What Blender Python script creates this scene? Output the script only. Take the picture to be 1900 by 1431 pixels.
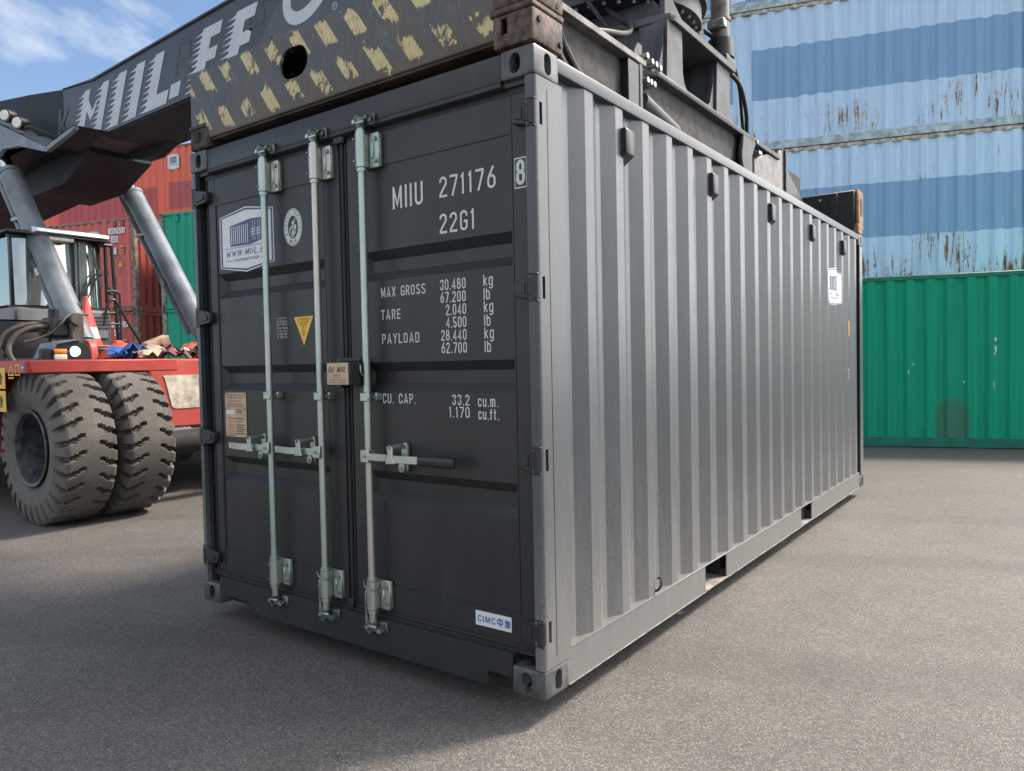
import bpy, bmesh, math, random
from mathutils import Vector, Matrix
random.seed(7)
R = math.radians
scene = bpy.context.scene
for o in list(bpy.data.objects): bpy.data.objects.remove(o)

# ------------------------------------------------------------------ camera
LIFT = 0.10                                   # the dark container hangs 10 cm over the asphalt
cam_d = bpy.data.cameras.new("camera"); cam = bpy.data.objects.new("camera", cam_d)
scene.collection.objects.link(cam); scene.camera = cam
yaw, pitch, roll = R(-36.182), R(-1.739), R(-1.143)
cam.location = (1.644, -2.432, 1.451)
cam.rotation_mode = 'QUATERNION'
_f = Vector((math.sin(yaw)*math.cos(pitch), math.cos(yaw)*math.cos(pitch), math.sin(pitch)))
_r = Vector((math.cos(yaw), -math.sin(yaw), 0)); _u = _r.cross(_f)
_r2 = math.cos(roll)*_r + math.sin(roll)*_u; _u2 = -math.sin(roll)*_r + math.cos(roll)*_u
cam.rotation_quaternion = Matrix((_r2, _u2, -_f)).transposed().to_quaternion()
cam_d.sensor_width = 36; cam_d.lens = 26.303; cam_d.clip_start = 0.05; cam_d.clip_end = 2000

# ------------------------------------------------------------------ sun, sky, exposure
SUN_AZ, SUN_EL = R(30), R(48)                 # azimuth from +Y towards +X
sd = Vector((math.sin(SUN_AZ)*math.cos(SUN_EL), math.cos(SUN_AZ)*math.cos(SUN_EL), math.sin(SUN_EL)))
sun_d = bpy.data.lights.new("sun", 'SUN'); sun = bpy.data.objects.new("sun", sun_d)
scene.collection.objects.link(sun)
sun_d.energy = 2.9; sun_d.angle = R(10); sun_d.color = (1.0, 0.86, 0.72)
sun.rotation_mode = 'QUATERNION'; sun.rotation_quaternion = sd.to_track_quat('Z', 'Y')
sun.location = (30, 60, 60)

world = bpy.data.worlds.new("World"); scene.world = world; world.use_nodes = True
nt = world.node_tree; nt.nodes.clear()
def N(t, kind, **kw):
    n = t.nodes.new(kind)
    for k, v in kw.items():
        if k.startswith('i_'):
            key = k[2:]; key = int(key) if key.isdigit() else key.replace('_', ' ')
            n.inputs[key].default_value = v
        else: setattr(n, k, v)
    return n
def ramp(t, fac, stops):
    n = t.nodes.new('ShaderNodeValToRGB'); e = n.color_ramp.elements
    while len(e) < len(stops): e.new(0.5)
    for el, (p, c) in zip(e, stops):
        el.position = p; el.color = (c, c, c, 1) if not hasattr(c, '__len__') else (*c[:3], 1)
    if fac is not None: t.links.new(fac, n.inputs[0])
    return n
sky = N(nt, 'ShaderNodeTexSky', sky_type='NISHITA', sun_disc=False, sun_elevation=SUN_EL, sun_rotation=SUN_AZ,
        air_density=1.0, dust_density=0.35, ozone_density=3.0)
tc = N(nt, 'ShaderNodeTexCoord')
mp = N(nt, 'ShaderNodeMapping'); mp.inputs['Scale'].default_value = (1.0, 1.0, 2.2); mp.inputs['Location'].default_value = (5.3, -1.2, .2)
nt.links.new(tc.outputs['Generated'], mp.inputs['Vector'])
cn = N(nt, 'ShaderNodeTexNoise', i_Scale=2.3, i_Detail=9.0, i_Roughness=0.58, i_Distortion=0.35)
nt.links.new(mp.outputs[0], cn.inputs['Vector'])
# a bank of thin bright cloud round the sun's side of the sky
gd = Vector((math.sin(R(36))*math.cos(R(24)), math.cos(R(36))*math.cos(R(24)), math.sin(R(24))))
dp = N(nt, 'ShaderNodeVectorMath', operation='DOT_PRODUCT'); dp.inputs[1].default_value = gd
nrm = N(nt, 'ShaderNodeVectorMath', operation='NORMALIZE'); nt.links.new(tc.outputs['Generated'], nrm.inputs[0]); nt.links.new(nrm.outputs[0], dp.inputs[0])
lobe = N(nt, 'ShaderNodeMapRange', interpolation_type='SMOOTHSTEP', i_1=0.45, i_2=0.95); nt.links.new(dp.outputs['Value'], lobe.inputs[0])
dp2 = N(nt, 'ShaderNodeVectorMath', operation='DOT_PRODUCT'); dp2.inputs[1].default_value = Vector((.25, -.9, .45)).normalized(); nt.links.new(nrm.outputs[0], dp2.inputs[0])
lob2 = N(nt, 'ShaderNodeMapRange', interpolation_type='SMOOTHSTEP', i_1=0.0, i_2=0.9, i_3=0.0, i_4=.16); nt.links.new(dp2.outputs['Value'], lob2.inputs[0])  # more cloud behind the camera, unseen, added for neutral fill light
cv0 = N(nt, 'ShaderNodeMath', operation='ADD'); nt.links.new(cn.outputs['Fac'], cv0.inputs[0]); nt.links.new(lob2.outputs[0], cv0.inputs[1])
cov = N(nt, 'ShaderNodeMath', operation='MULTIPLY_ADD'); cov.inputs[1].default_value = .30; nt.links.new(lobe.outputs[0], cov.inputs[0]); nt.links.new(cv0.outputs[0], cov.inputs[2])
cr = ramp(nt, cov.outputs[0], [(0.52, 0.0), (0.76, 0.85)])
clb = N(nt, 'ShaderNodeMath', operation='MULTIPLY_ADD'); clb.inputs[1].default_value = 2.4; clb.inputs[2].default_value = 1.0; nt.links.new(lobe.outputs[0], clb.inputs[0])
clc = N(nt, 'ShaderNodeVectorMath', operation='SCALE'); clc.inputs[0].default_value = (6.2, 6.05, 5.9); nt.links.new(clb.outputs[0], clc.inputs['Scale'])
mixc = N(nt, 'ShaderNodeMix', data_type='RGBA')
nt.links.new(cr.outputs[0], mixc.inputs[0]); 
veil = N(nt, 'ShaderNodeHueSaturation', i_Saturation=0.95, i_Value=0.70); nt.links.new(sky.outputs[0], veil.inputs['Color']); nt.links.new(veil.outputs[0], mixc.inputs[6])
nt.links.new(clc.outputs[0], mixc.inputs[7])
bg = N(nt, 'ShaderNodeBackground', i_Strength=0.115)
nt.links.new(mixc.outputs[2], bg.inputs[0])
wo = N(nt, 'ShaderNodeOutputWorld'); nt.links.new(bg.outputs[0], wo.inputs[0])
scene.view_settings.view_transform = 'Standard'; scene.view_settings.look = 'None'
scene.view_settings.gamma = 1; scene.view_settings.exposure = 1.2

# ------------------------------------------------------------------ object helpers
def tag(o, label=None, cat=None, group=None, kind=None):
    if label: o['label'] = label
    if cat: o['category'] = cat
    if group: o['group'] = group
    if kind: o['kind'] = kind
    return o
def thing(name, label, cat, loc=(0, 0, 0), rz=0.0, group=None):
    o = bpy.data.objects.new(name, None); scene.collection.objects.link(o)
    o.location = loc; o.rotation_euler = (0, 0, rz); o.empty_display_size = 0.3
    return tag(o, label, cat, group)

class MB:
    """collects shapes of one mesh object, with a material per face"""
    def __init__(s): s.v = []; s.f = []; s.m = []; s.mats = []; s.cur = 0
    def mat(s, m):
        if m not in s.mats: s.mats.append(m)
        s.cur = s.mats.index(m); return s
    def add(s, vs, fs):
        b = len(s.v); s.v += [tuple(v) for v in vs]
        for f in fs: s.f.append(tuple(b+i for i in f)); s.m.append(s.cur)
        return s
    def bm(s, bm, M=None):
        bm.verts.index_update()
        s.add([(M @ v.co) if M else v.co for v in bm.verts], [[v.index for v in f.verts] for f in bm.faces]); bm.free(); return s
    def box(s, x0, x1, y0, y1, z0, z1, bev=0.0, M=None, seg=1):
        x0, x1 = min(x0, x1), max(x0, x1); y0, y1 = min(y0, y1), max(y0, y1); z0, z1 = min(z0, z1), max(z0, z1)
        bm = bmesh.new(); bmesh.ops.create_cube(bm, size=1)
        for v in bm.verts: v.co = ((v.co.x+.5)*(x1-x0)+x0, (v.co.y+.5)*(y1-y0)+y0, (v.co.z+.5)*(z1-z0)+z0)
        if bev: bmesh.ops.bevel(bm, geom=bm.edges[:], offset=bev, segments=seg, affect='EDGES', profile=0.5)
        return s.bm(bm, M)
    def cyl(s, p0, p1, r0, r1=None, n=20, caps=True):
        p0, p1 = Vector(p0), Vector(p1); r1 = r0 if r1 is None else r1
        d = (p1-p0).normalized(); a = d.orthogonal().normalized(); b = d.cross(a)
        vs = []
        for p, r in ((p0, r0), (p1, r1)):
            for i in range(n):
                t = 2*math.pi*i/n; vs.append(p+(a*math.cos(t)+b*math.sin(t))*r)
        fs = [(i, (i+1) % n, n+(i+1) % n, n+i) for i in range(n)]
        if caps: fs += [tuple(range(n-1, -1, -1)), tuple(range(n, 2*n))]
        return s.add(vs, fs)
    def tube(s, pts, r, n=8):
        pts = [Vector(p) for p in pts]; vs = []; prev = None
        if 3 < len(pts) < 12:                       # Catmull-Rom through the points, so hoses bend smoothly
            q = [pts[0]]
            for i in range(len(pts)-1):
                a0, a1, a2, a3 = pts[max(i-1, 0)], pts[i], pts[i+1], pts[min(i+2, len(pts)-1)]
                for k in range(1, 6):
                    t = k/5; q.append(.5*((2*a1)+(a2-a0)*t+(2*a0-5*a1+4*a2-a3)*t*t+(3*a1-a0-3*a2+a3)*t*t*t))
            pts = q
        for i, p in enumerate(pts):
            d = (pts[min(i+1, len(pts)-1)]-pts[max(i-1, 0)]).normalized()
            a = d.orthogonal().normalized() if prev is None else (prev-d*prev.dot(d)).normalized()
            prev = a; b = d.cross(a)
            for k in range(n):
                t = 2*math.pi*k/n; vs.append(p+(a*math.cos(t)+b*math.sin(t))*r)
        fs = []
        for i in range(len(pts)-1):
            for k in range(n): fs.append((i*n+k, i*n+(k+1) % n, (i+1)*n+(k+1) % n, (i+1)*n+k))
        fs += [tuple(range(n-1, -1, -1)), tuple(range((len(pts)-1)*n, len(pts)*n))]
        return s.add(vs, fs)
    def prism(s, poly, a0, a1, axis='y', bev=0.0):
        """poly in the plane across the axis: y -> (x,z), x -> (y,z), z -> (x,y)"""
        def P(p, a): return {'y': (p[0], a, p[1]), 'x': (a, p[0], p[1]), 'z': (p[0], p[1], a)}[axis]
        n = len(poly); bm = bmesh.new()
        v0 = [bm.verts.new(P(p, a0)) for p in poly]; v1 = [bm.verts.new(P(p, a1)) for p in poly]
        bm.faces.new(v0); bm.faces.new(v1[::-1])
        for i in range(n): bm.faces.new((v0[i], v1[i], v1[(i+1) % n], v0[(i+1) % n]))
        bmesh.ops.recalc_face_normals(bm, faces=bm.faces[:])
        if bev: bmesh.ops.bevel(bm, geom=bm.edges[:], offset=bev, segments=1, affect='EDGES', profile=.5)
        return s.bm(bm)
    def lathe(s, prof, c, axis, n=32, closed=False):
        """prof: (radius, along); axis: unit vector; c: centre"""
        c, d = Vector(c), Vector(axis).normalized(); a = d.orthogonal().normalized(); b = d.cross(a)
        vs = []; m = len(prof)
        for i in range(n):
            t = 2*math.pi*i/n; e = a*math.cos(t)+b*math.sin(t)
            vs += [c+e*r+d*h for r, h in prof]
        fs = []
        for i in range(n):
            j = (i+1) % n
            for k in range(m if closed else m-1): fs.append((i*m+k, j*m+k, j*m+(k+1) % m, i*m+(k+1) % m))
        return s.add(vs, fs)
    def flat(s, pts, fn, off=0.0):
        s.add([fn(p[0], p[1], off) for p in pts], [tuple(range(len(pts)))]); return s
    def build(s, name, mat=None, parent=None, off=(0, 0, 0), label=None, smooth=38):
        me = bpy.data.meshes.new(name)
        o = Vector(off)
        me.from_pydata([Vector(v)-o for v in s.v], [], s.f)
        mats = s.mats if s.mats else [mat]
        for m in mats: me.materials.append(m)
        if s.mats: me.polygons.foreach_set('material_index', s.m)
        bm = bmesh.new(); bm.from_mesh(me)
        if not getattr(s, 'keep', False): bmesh.ops.recalc_face_normals(bm, faces=bm.faces[:])
        bm.to_mesh(me); bm.free()
        if smooth:
            me.polygons.foreach_set('use_smooth', [True]*len(me.polygons)); me.set_sharp_from_angle(angle=R(smooth))
        me.update()
        ob = bpy.data.objects.new(name, me); scene.collection.objects.link(ob)
        if parent: ob.parent = parent
        if label: ob['label'] = label
        return ob
def boolean(ob, cutters, off=(0, 0, 0), solver='EXACT'):
    """subtract the MB cutters from ob's mesh"""
    for c in cutters:
        co = c.build('cutter', ob.data.materials[0], ob.parent, off, smooth=0)
        md = ob.modifiers.new('cut', 'BOOLEAN'); md.operation = 'DIFFERENCE'; md.solver = solver; md.object = co
        bpy.context.view_layer.update()
        dg = bpy.context.evaluated_depsgraph_get()
        me = bpy.data.meshes.new_from_object(ob.evaluated_get(dg))
        ob.modifiers.clear(); old = ob.data; nm = old.name; ob.data = me; bpy.data.meshes.remove(old); me.name = nm
        bpy.data.objects.remove(co)
    ob.data.polygons.foreach_set('use_smooth', [True]*len(ob.data.polygons)); ob.data.set_sharp_from_angle(angle=R(38))
def stadium(cx, cz, w, h, n=8):
    r = min(w, h)/2; pts = []
    if h >= w:
        for i in range(n+1): t = math.pi*i/n; pts.append((cx+r*math.cos(t), cz+(h/2-r)+r*math.sin(t)))
        for i in range(n+1): t = math.pi+math.pi*i/n; pts.append((cx+r*math.cos(t), cz-(h/2-r)+r*math.sin(t)))
    else:
        for i in range(n+1): t = -math.pi/2+math.pi*i/n; pts.append((cx+(w/2-r)+r*math.cos(t), cz+r*math.sin(t)))
        for i in range(n+1): t = math.pi/2+math.pi*i/n; pts.append((cx-(w/2-r)+r*math.cos(t), cz+r*math.sin(t)))
    return pts

# ------------------------------------------------------------------ materials
def newmat(name):
    m = bpy.data.materials.new(name); m.use_nodes = True; t = m.node_tree; t.nodes.clear()
    p = N(t, 'ShaderNodeBsdfPrincipled'); o = N(t, 'ShaderNodeOutputMaterial'); t.links.new(p.outputs[0], o.inputs[0])
    return m, t, p
def objco(t, scale=(1, 1, 1)):
    c = N(t, 'ShaderNodeTexCoord'); m = N(t, 'ShaderNodeMapping'); m.inputs['Scale'].default_value = scale
    t.links.new(c.outputs['Object'], m.inputs['Vector']); return m.outputs[0]
def noise(t, vec, scale, detail=4, rough=.55, dist=0.0):
    n = N(t, 'ShaderNodeTexNoise', i_Scale=scale, i_Detail=detail, i_Roughness=rough, i_Distortion=dist)
    t.links.new(vec, n.inputs['Vector']); return n.outputs['Fac']
def mixrgb(t, fac, a, b, mode='MIX'):
    n = N(t, 'ShaderNodeMix', data_type='RGBA', blend_type=mode)
    for s, i in ((fac, 0), (a, 6), (b, 7)):
        if hasattr(s, 'is_linked'): t.links.new(s, n.inputs[i])
        elif i == 0: n.inputs[0].default_value = s
        else: n.inputs[i].default_value = (*s[:3], 1)
    return n.outputs[2]
def math_(t, op, a, b=0.0, c=None):
    n = N(t, 'ShaderNodeMath', operation=op)
    for i, s in enumerate((a, b) if c is None else (a, b, c)):
        if hasattr(s, 'is_linked'): t.links.new(s, n.inputs[i])
        else: n.inputs[i].default_value = s
    return n.outputs[0]
def bump(t, p, h, strength, dist=0.01):
    b = N(t, 'ShaderNodeBump', i_Strength=strength, i_Distance=dist); t.links.new(h, b.inputs['Height']); t.links.new(b.outputs[0], p.inputs['Normal'])
def simple(name, col, rough=.5, metal=0.0, var=.12, scale=6, bmp=0.0, spec=.5, rvar=.12, bscale=None):
    m, t, p = newmat(name); co = objco(t)
    n = noise(t, co, scale, 5, .6)
    c2 = tuple(min(1, c*(1+var*2)) for c in col); c1 = tuple(c*(1-var*2) for c in col)
    r = ramp(t, n, [(.3, c1), (.7, c2)]); t.links.new(r.outputs[0], p.inputs['Base Color'])
    n2 = noise(t, co, scale*2.3, 4, .6)
    t.links.new(math_(t, 'MULTIPLY_ADD', n2, rvar*2, rough-rvar), p.inputs['Roughness'])
    p.inputs['Metallic'].default_value = metal; p.inputs['Specular IOR Level'].default_value = spec
    if bmp: bump(t, p, noise(t, co, bscale or scale*14, 5, .6), bmp, .004)
    return m
def sepz(t):
    c = N(t, 'ShaderNodeTexCoord'); s = N(t, 'ShaderNodeSeparateXYZ'); t.links.new(c.outputs['Object'], s.inputs[0]); return s

# dark grey container paint: slight orange peel, faint runs, road dust flung up over the lowest half metre
def container_paint(name, dusty=0.0, col=(.060, .066, .072), rgh=.33):
    m, t, p = newmat(name); co = objco(t)
    base = ramp(t, noise(t, objco(t, (7, 7, .7)), 1.6, 4, .6), [(.3, tuple(c*.92 for c in col)), (.7, tuple(c*1.1 for c in col))]).outputs[0]
    rg = math_(t, 'MULTIPLY_ADD', noise(t, objco(t, (1, 1, .4)), 5, 6, .7), .22, rgh-.04)
    smd = ramp(t, noise(t, objco(t, (3, 3, 1)), 1.7, 7, .72, .5), [(.52, 0.0), (.72, .30)]).outputs[0]
    base = mixrgb(t, smd, base, tuple(c*1.6+.012 for c in col))
    if dusty:
        s = sepz(t)
        low = N(t, 'ShaderNodeMapRange', i_1=1.25, i_2=.0, i_3=0.0, i_4=1.0); t.links.new(s.outputs[2], low.inputs[0])
        lowp = math_(t, 'POWER', low.outputs[0], 1.6)
        sp = noise(t, co, 210, 2, .6)
        spk = ramp(t, math_(t, 'ADD', sp, math_(t, 'MULTIPLY', lowp, .30)), [(.62, 0.0), (.74, 1.0)]).outputs[0]
        film = math_(t, 'MULTIPLY', math_(t, 'MULTIPLY', lowp, ramp(t, noise(t, objco(t, (9, 9, 1.2)), 3, 6, .75), [(.30, .10), (.72, 1.0)]).outputs[0]), .62)
        dm = math_(t, 'MULTIPLY', math_(t, 'MAXIMUM', math_(t, 'MULTIPLY', spk, .42), film), dusty)
        base = mixrgb(t, dm, base, (.29, .275, .25))
        rg = math_(t, 'ADD', rg, math_(t, 'MULTIPLY', dm, .35))
    t.links.new(base, p.inputs['Base Color']); t.links.new(rg, p.inputs['Roughness'])
    p.inputs['Specular IOR Level'].default_value = .6 if dusty else .42
    # fine orange peel over slow waviness of the sheet
    hh = math_(t, 'ADD', math_(t, 'MULTIPLY', noise(t, co, 130, 3, .5), .10), math_(t, 'MULTIPLY', noise(t, objco(t, (1, 1, .55)), 2.6, 3, .5), 2.2))
    bump(t, p, hh, .22, .006)
    return m
M = {}
M['paint'] = container_paint('dark grey door paint', 0.0, (.024, .0255, .0275))  # one container paint, kept darker for the shaded door end
M['side'] = container_paint('dark grey side paint', 1.0, (.044, .053, .062), .28)  # same paint, lightened for the lit side; the dust is real
M['rubber'] = simple('black rubber seal', (.012, .012, .013), .6, 0, .1, 8)
M['black'] = simple('black paint', (.012, .013, .015), .45, 0, .2, 8)
M['void'] = simple('dark steel inside', (.02, .02, .022), .8, 0, .1, 8)
M['underside'] = simple('rusty underside steel', (.05, .037, .028), .8, 0, .35, 5)
M['floor'] = simple('bare plywood floor', (.16, .10, .06), .8, 0, .2, 3)
def galv():
    m, t, p = newmat('zinc steel with tinted reflections'); co = objco(t, (1, 1, .5))
    a = noise(t, co, 2.6, 4, .6, .4)
    r = ramp(t, a, [(.32, (.38, .51, .44)), (.5, (.50, .55, .51)), (.64, (.60, .55, .48)), (.8, (.48, .54, .54))])  # green and tan tints imitate reflections of coloured stacks
    sc = ramp(t, noise(t, objco(t, (160, 160, 4)), 2.0, 4, .7), [(.25, .72), (.6, 1.0)])
    t.links.new(mixrgb(t, 1.0, r.outputs[0], sc.outputs[0], 'MULTIPLY'), p.inputs['Base Color'])
    p.inputs['Metallic'].default_value = .85
    t.links.new(math_(t, 'MULTIPLY_ADD', noise(t, co, 14, 4, .7), .25, .27), p.inputs['Roughness'])
    bump(t, p, noise(t, objco(t, (90, 90, 6)), 3, 4, .6), .05, .003)
    return m
M['zinc'] = galv()
M['bolt'] = simple('dull zinc bolt', (.30, .32, .31), .45, .8, .2, 20)
M['cam'] = simple('blackened zinc casting', (.13, .16, .155), .42, .7, .45, 30)
M['grip'] = simple('black plastic grip', (.014, .014, .015), .35, 0, .1, 10)
M['white'] = simple('white sticker vinyl', (.62, .64, .67), .38, 0, .03, 5)
M['ink'] = simple('white stencil paint', (.56, .60, .59), .5, 0, .04, 30)
M['navy'] = simple('navy sticker ink', (.030, .050, .155), .35, 0, .06, 10)
M['blackink'] = simple('black sticker ink', (.02, .02, .022), .45, 0, .1, 10)
M['yellow'] = simple('yellow warning vinyl', (.72, .42, .03), .4, 0, .05, 8)
M['copper'] = simple('tan data plate', (.50, .36, .25), .38, .35, .1, 9)
M['plateink'] = simple('etched plate ink', (.11, .07, .05), .5, .2, .1, 20)
M['blueink'] = simple('blue sticker ink', (.03, .11, .34), .35, 0, .05, 10)

def asphalt():
    m, t, p = newmat('asphalt'); co = objco(t)
    v = N(t, 'ShaderNodeTexVoronoi', i_Scale=165.0, i_Randomness=1.0); t.links.new(co, v.inputs['Vector'])
    g = ramp(t, N_color_val(t, v), [(0.0, (.068, .066, .063)), (.45, (.108, .104, .098)), (.8, (.145, .136, .126)), (.97, (.230, .214, .196))])
    big = ramp(t, noise(t, co, .35, 6, .62), [(.3, .80), (.7, 1.14)])
    mid = ramp(t, noise(t, co, 3.2, 6, .7), [(.3, .86), (.7, 1.10)])
    c = mixrgb(t, 1.0, g.outputs[0], big.outputs[0], 'MULTIPLY'); c = mixrgb(t, 1.0, c, mid.outputs[0], 'MULTIPLY')
    fine = ramp(t, noise(t, co, 330, 3, .7), [(.3, .78), (.7, 1.18)])
    c = mixrgb(t, 1.0, c, fine.outputs[0], 'MULTIPLY')
    # pale grit lying on the surface, and drip stains
    gr = N(t, 'ShaderNodeTexVoronoi', i_Scale=26.0); t.links.new(co, gr.inputs['Vector'])
    gm = ramp(t, gr.outputs['Distance'], [(.05, 1.0), (.075, 0.0)])
    gs = math_(t, 'MULTIPLY', gm.outputs[0], ramp(t, noise(t, co, 9, 2), [(.57, 0.0), (.6, 1.0)]).outputs[0])
    c = mixrgb(t, math_(t, 'MULTIPLY', gs, .55), c, (.40, .38, .35))
    # faint tyre tracks curving past the container, and a rough apron along the stacks, darkened with their shade
    s2 = N(t, 'ShaderNodeSeparateXYZ'); t.links.new(co, s2.inputs[0])
    w_ = math_(t, 'ADD', math_(t, 'MULTIPLY', s2.outputs[0], .42), math_(t, 'MULTIPLY', math_(t, 'POWER', math_(t, 'ABSOLUTE', s2.outputs[0]), 2.0), -.035))
    q_ = math_(t, 'ADD', math_(t, 'SUBTRACT', s2.outputs[1], w_), math_(t, 'MULTIPLY', noise(t, co, .5, 3), .5))
    for c0, hw in ((5.0, .30), (3.3, .26), (1.1, .34), (-.9, .3)):
        d_ = math_(t, 'ABSOLUTE', math_(t, 'SUBTRACT', q_, c0)); k_ = N(t, 'ShaderNodeMapRange', interpolation_type='SMOOTHSTEP', i_1=hw, i_2=hw*.35, i_3=0.0, i_4=.42); t.links.new(d_, k_.inputs[0])
        c = mixrgb(t, math_(t, 'MULTIPLY', k_.outputs[0], noise(t, objco(t, (1, 3, 1)), 1.6, 6, .75)), c, (.050, .047, .045))
    ap = N(t, 'ShaderNodeMapRange', interpolation_type='SMOOTHSTEP', i_1=8.2, i_2=9.3, i_3=0.0, i_4=.75)
    t.links.new(math_(t, 'ADD', math_(t, 'SUBTRACT', s2.outputs[1], math_(t, 'MULTIPLY', s2.outputs[0], .30)), math_(t, 'MULTIPLY', noise(t, co, .9, 5), .9)), ap.inputs[0])
    c = mixrgb(t, math_(t, 'MULTIPLY', ap.outputs[0], ramp(t, noise(t, objco(t, (1, 2.5, 1)), 2.2, 7, .75), [(.35, .25), (.65, 1.0)]).outputs[0]), c, (.058, .057, .058))
    dk = N(t, 'ShaderNodeTexVoronoi', i_Scale=7.0); t.links.new(co, dk.inputs['Vector'])
    ds = math_(t, 'MULTIPLY', ramp(t, dk.outputs['Distance'], [(.045, 1.0), (.075, 0.0)]).outputs[0], ramp(t, noise(t, co, 5, 2), [(.53, 0.0), (.55, 1.0)]).outputs[0])
    c = mixrgb(t, math_(t, 'MULTIPLY', ds, .8), c, (.020, .018, .017))
    oil = ramp(t, noise(t, co, 1.1, 3, .5), [(.70, 0.0), (.78, .35)])
    c = mixrgb(t, oil.outputs[0], c, (.04, .038, .037))
    t.links.new(c, p.inputs['Base Color'])
    t.links.new(math_(t, 'MULTIPLY_ADD', noise(t, co, 40, 3), .25, .62), p.inputs['Roughness'])
    h = math_(t, 'ADD', math_(t, 'MULTIPLY', v.outputs['Distance'], -1.0), math_(t, 'MULTIPLY', noise(t, co, 260, 3), .5))
    bump(t, p, h, .55, .006)
    return m
def N_color_val(t, v):
    s = N(t, 'ShaderNodeSeparateColor'); t.links.new(v.outputs['Color'], s.inputs[0]); return s.outputs[0]
M['asphalt'] = asphalt()

# weathered paint of the stacked containers; rects = repainted patches (x0,x1,z0,z1,colour), local to the container
def stack_paint(name, col, rust=.3, rects=(), seed=0.0, lowrust=1.0, fade=.16, blob=None):
    m, t, p = newmat(name)
    c = N(t, 'ShaderNodeTexCoord'); mp = N(t, 'ShaderNodeMapping'); mp.inputs['Location'].default_value = (seed, seed*1.7, seed*.3)
    t.links.new(c.outputs['Object'], mp.inputs['Vector']); co = mp.outputs[0]
    def sc(x, y, z):
        q = N(t, 'ShaderNodeMapping'); q.inputs['Scale'].default_value = (x, y, z); t.links.new(co, q.inputs['Vector']); return q.outputs[0]
    s = N(t, 'ShaderNodeSeparateXYZ'); t.links.new(c.outputs['Object'], s.inputs[0])
    streak = noise(t, sc(7, 7, .35), 1.5, 5, .65)
    base = ramp(t, streak, [(.3, tuple(x*(1-fade) for x in col)), (.7, tuple(min(1, x*(1+fade*.6)) for x in col))]).outputs[0]
    base = mixrgb(t, math_(t, 'MULTIPLY', noise(t, co, .7, 4), .22), base, tuple(x*.8+.03 for x in col))
    wav = math_(t, 'MULTIPLY_ADD', noise(t, sc(1, 0, 0), 4.0, 3), .10, -.05)
    inband = None
    for (x0, x1, z0, z1, rc) in rects:
        zz = math_(t, 'ADD', s.outputs[2], wav)
        k = math_(t, 'MULTIPLY', math_(t, 'MULTIPLY', math_(t, 'GREATER_THAN', s.outputs[0], x0), math_(t, 'LESS_THAN', s.outputs[0], x1)),
                  math_(t, 'MULTIPLY', math_(t, 'GREATER_THAN', zz, z0), math_(t, 'LESS_THAN', zz, z1)))
        rr = ramp(t, streak, [(.3, tuple(x*.93 for x in rc)), (.7, tuple(min(1, x*1.08) for x in rc))]).outputs[0]
        base = mixrgb(t, k, base, rr); inband = k if inband is None else math_(t, 'MAXIMUM', inband, k)
    if blob:
        bx, bz_, rx_, rz_, bc = blob
        dx = math_(t, 'POWER', math_(t, 'ABSOLUTE', math_(t, 'DIVIDE', math_(t, 'SUBTRACT', s.outputs[0], bx), rx_)), 2.6)
        dz = math_(t, 'POWER', math_(t, 'ABSOLUTE', math_(t, 'DIVIDE', math_(t, 'SUBTRACT', s.outputs[2], bz_), rz_)), 2.6)
        bk = ramp(t, math_(t, 'ADD', math_(t, 'ADD', dx, dz), math_(t, 'MULTIPLY', noise(t, co, 4, 5, .6), .9)), [(.95/2, 1.0), (1.75/2, 0.0)])
        bk.color_ramp.interpolation = 'EASE'
        sc2 = math_(t, 'MULTIPLY', math_(t, 'ADD', math_(t, 'ADD', dx, dz), math_(t, 'MULTIPLY', noise(t, co, 4, 5, .6), .9)), .5)
        t.links.new(sc2, bk.inputs[0])
        base = mixrgb(t, bk.outputs[0], base, bc)
    if rust:
        r1 = noise(t, sc(15, 9, 1.0), 1.7, 7, .74, .25); r2 = noise(t, co, 1.3, 3, .5); r3 = noise(t, co, 15, 5, .7)
        h = N(t, 'ShaderNodeMapRange', i_1=2.6, i_2=0.0, i_3=0.0, i_4=.10*lowrust); t.links.new(s.outputs[2], h.inputs[0])
        tot = math_(t, 'ADD', math_(t, 'ADD', math_(t, 'MULTIPLY', r1, .62), math_(t, 'MULTIPLY', r2, .28)), math_(t, 'ADD', math_(t, 'MULTIPLY', r3, .16), h.outputs[0]))
        th = .74-.16*rust
        k = ramp(t, tot, [(th, 0.0), (th+.025, 1.0)]).outputs[0]
        halo = ramp(t, tot, [(th-.05, 0.0), (th, .4)]).outputs[0]
        if inband is not None:
            inv = math_(t, 'SUBTRACT', 1.0, math_(t, 'MULTIPLY', inband, .96)); k = math_(t, 'MULTIPLY', k, inv); halo = math_(t, 'MULTIPLY', halo, inv)
        base = mixrgb(t, halo, base, (.42, .36, .27))
        rc = ramp(t, r3, [(.3, (.085, .035, .018)), (.7, (.24, .105, .05))]).outputs[0]
        base = mixrgb(t, k, base, rc)
    t.links.new(base, p.inputs['Base Color'])
    t.links.new(math_(t, 'MULTIPLY_ADD', noise(t, co, 8, 4), .2, .50), p.inputs['Roughness']); p.inputs['Specular IOR Level'].default_value = .22
    bump(t, p, noise(t, co, 5, 4, .6), .12, .02)
    return m

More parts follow.
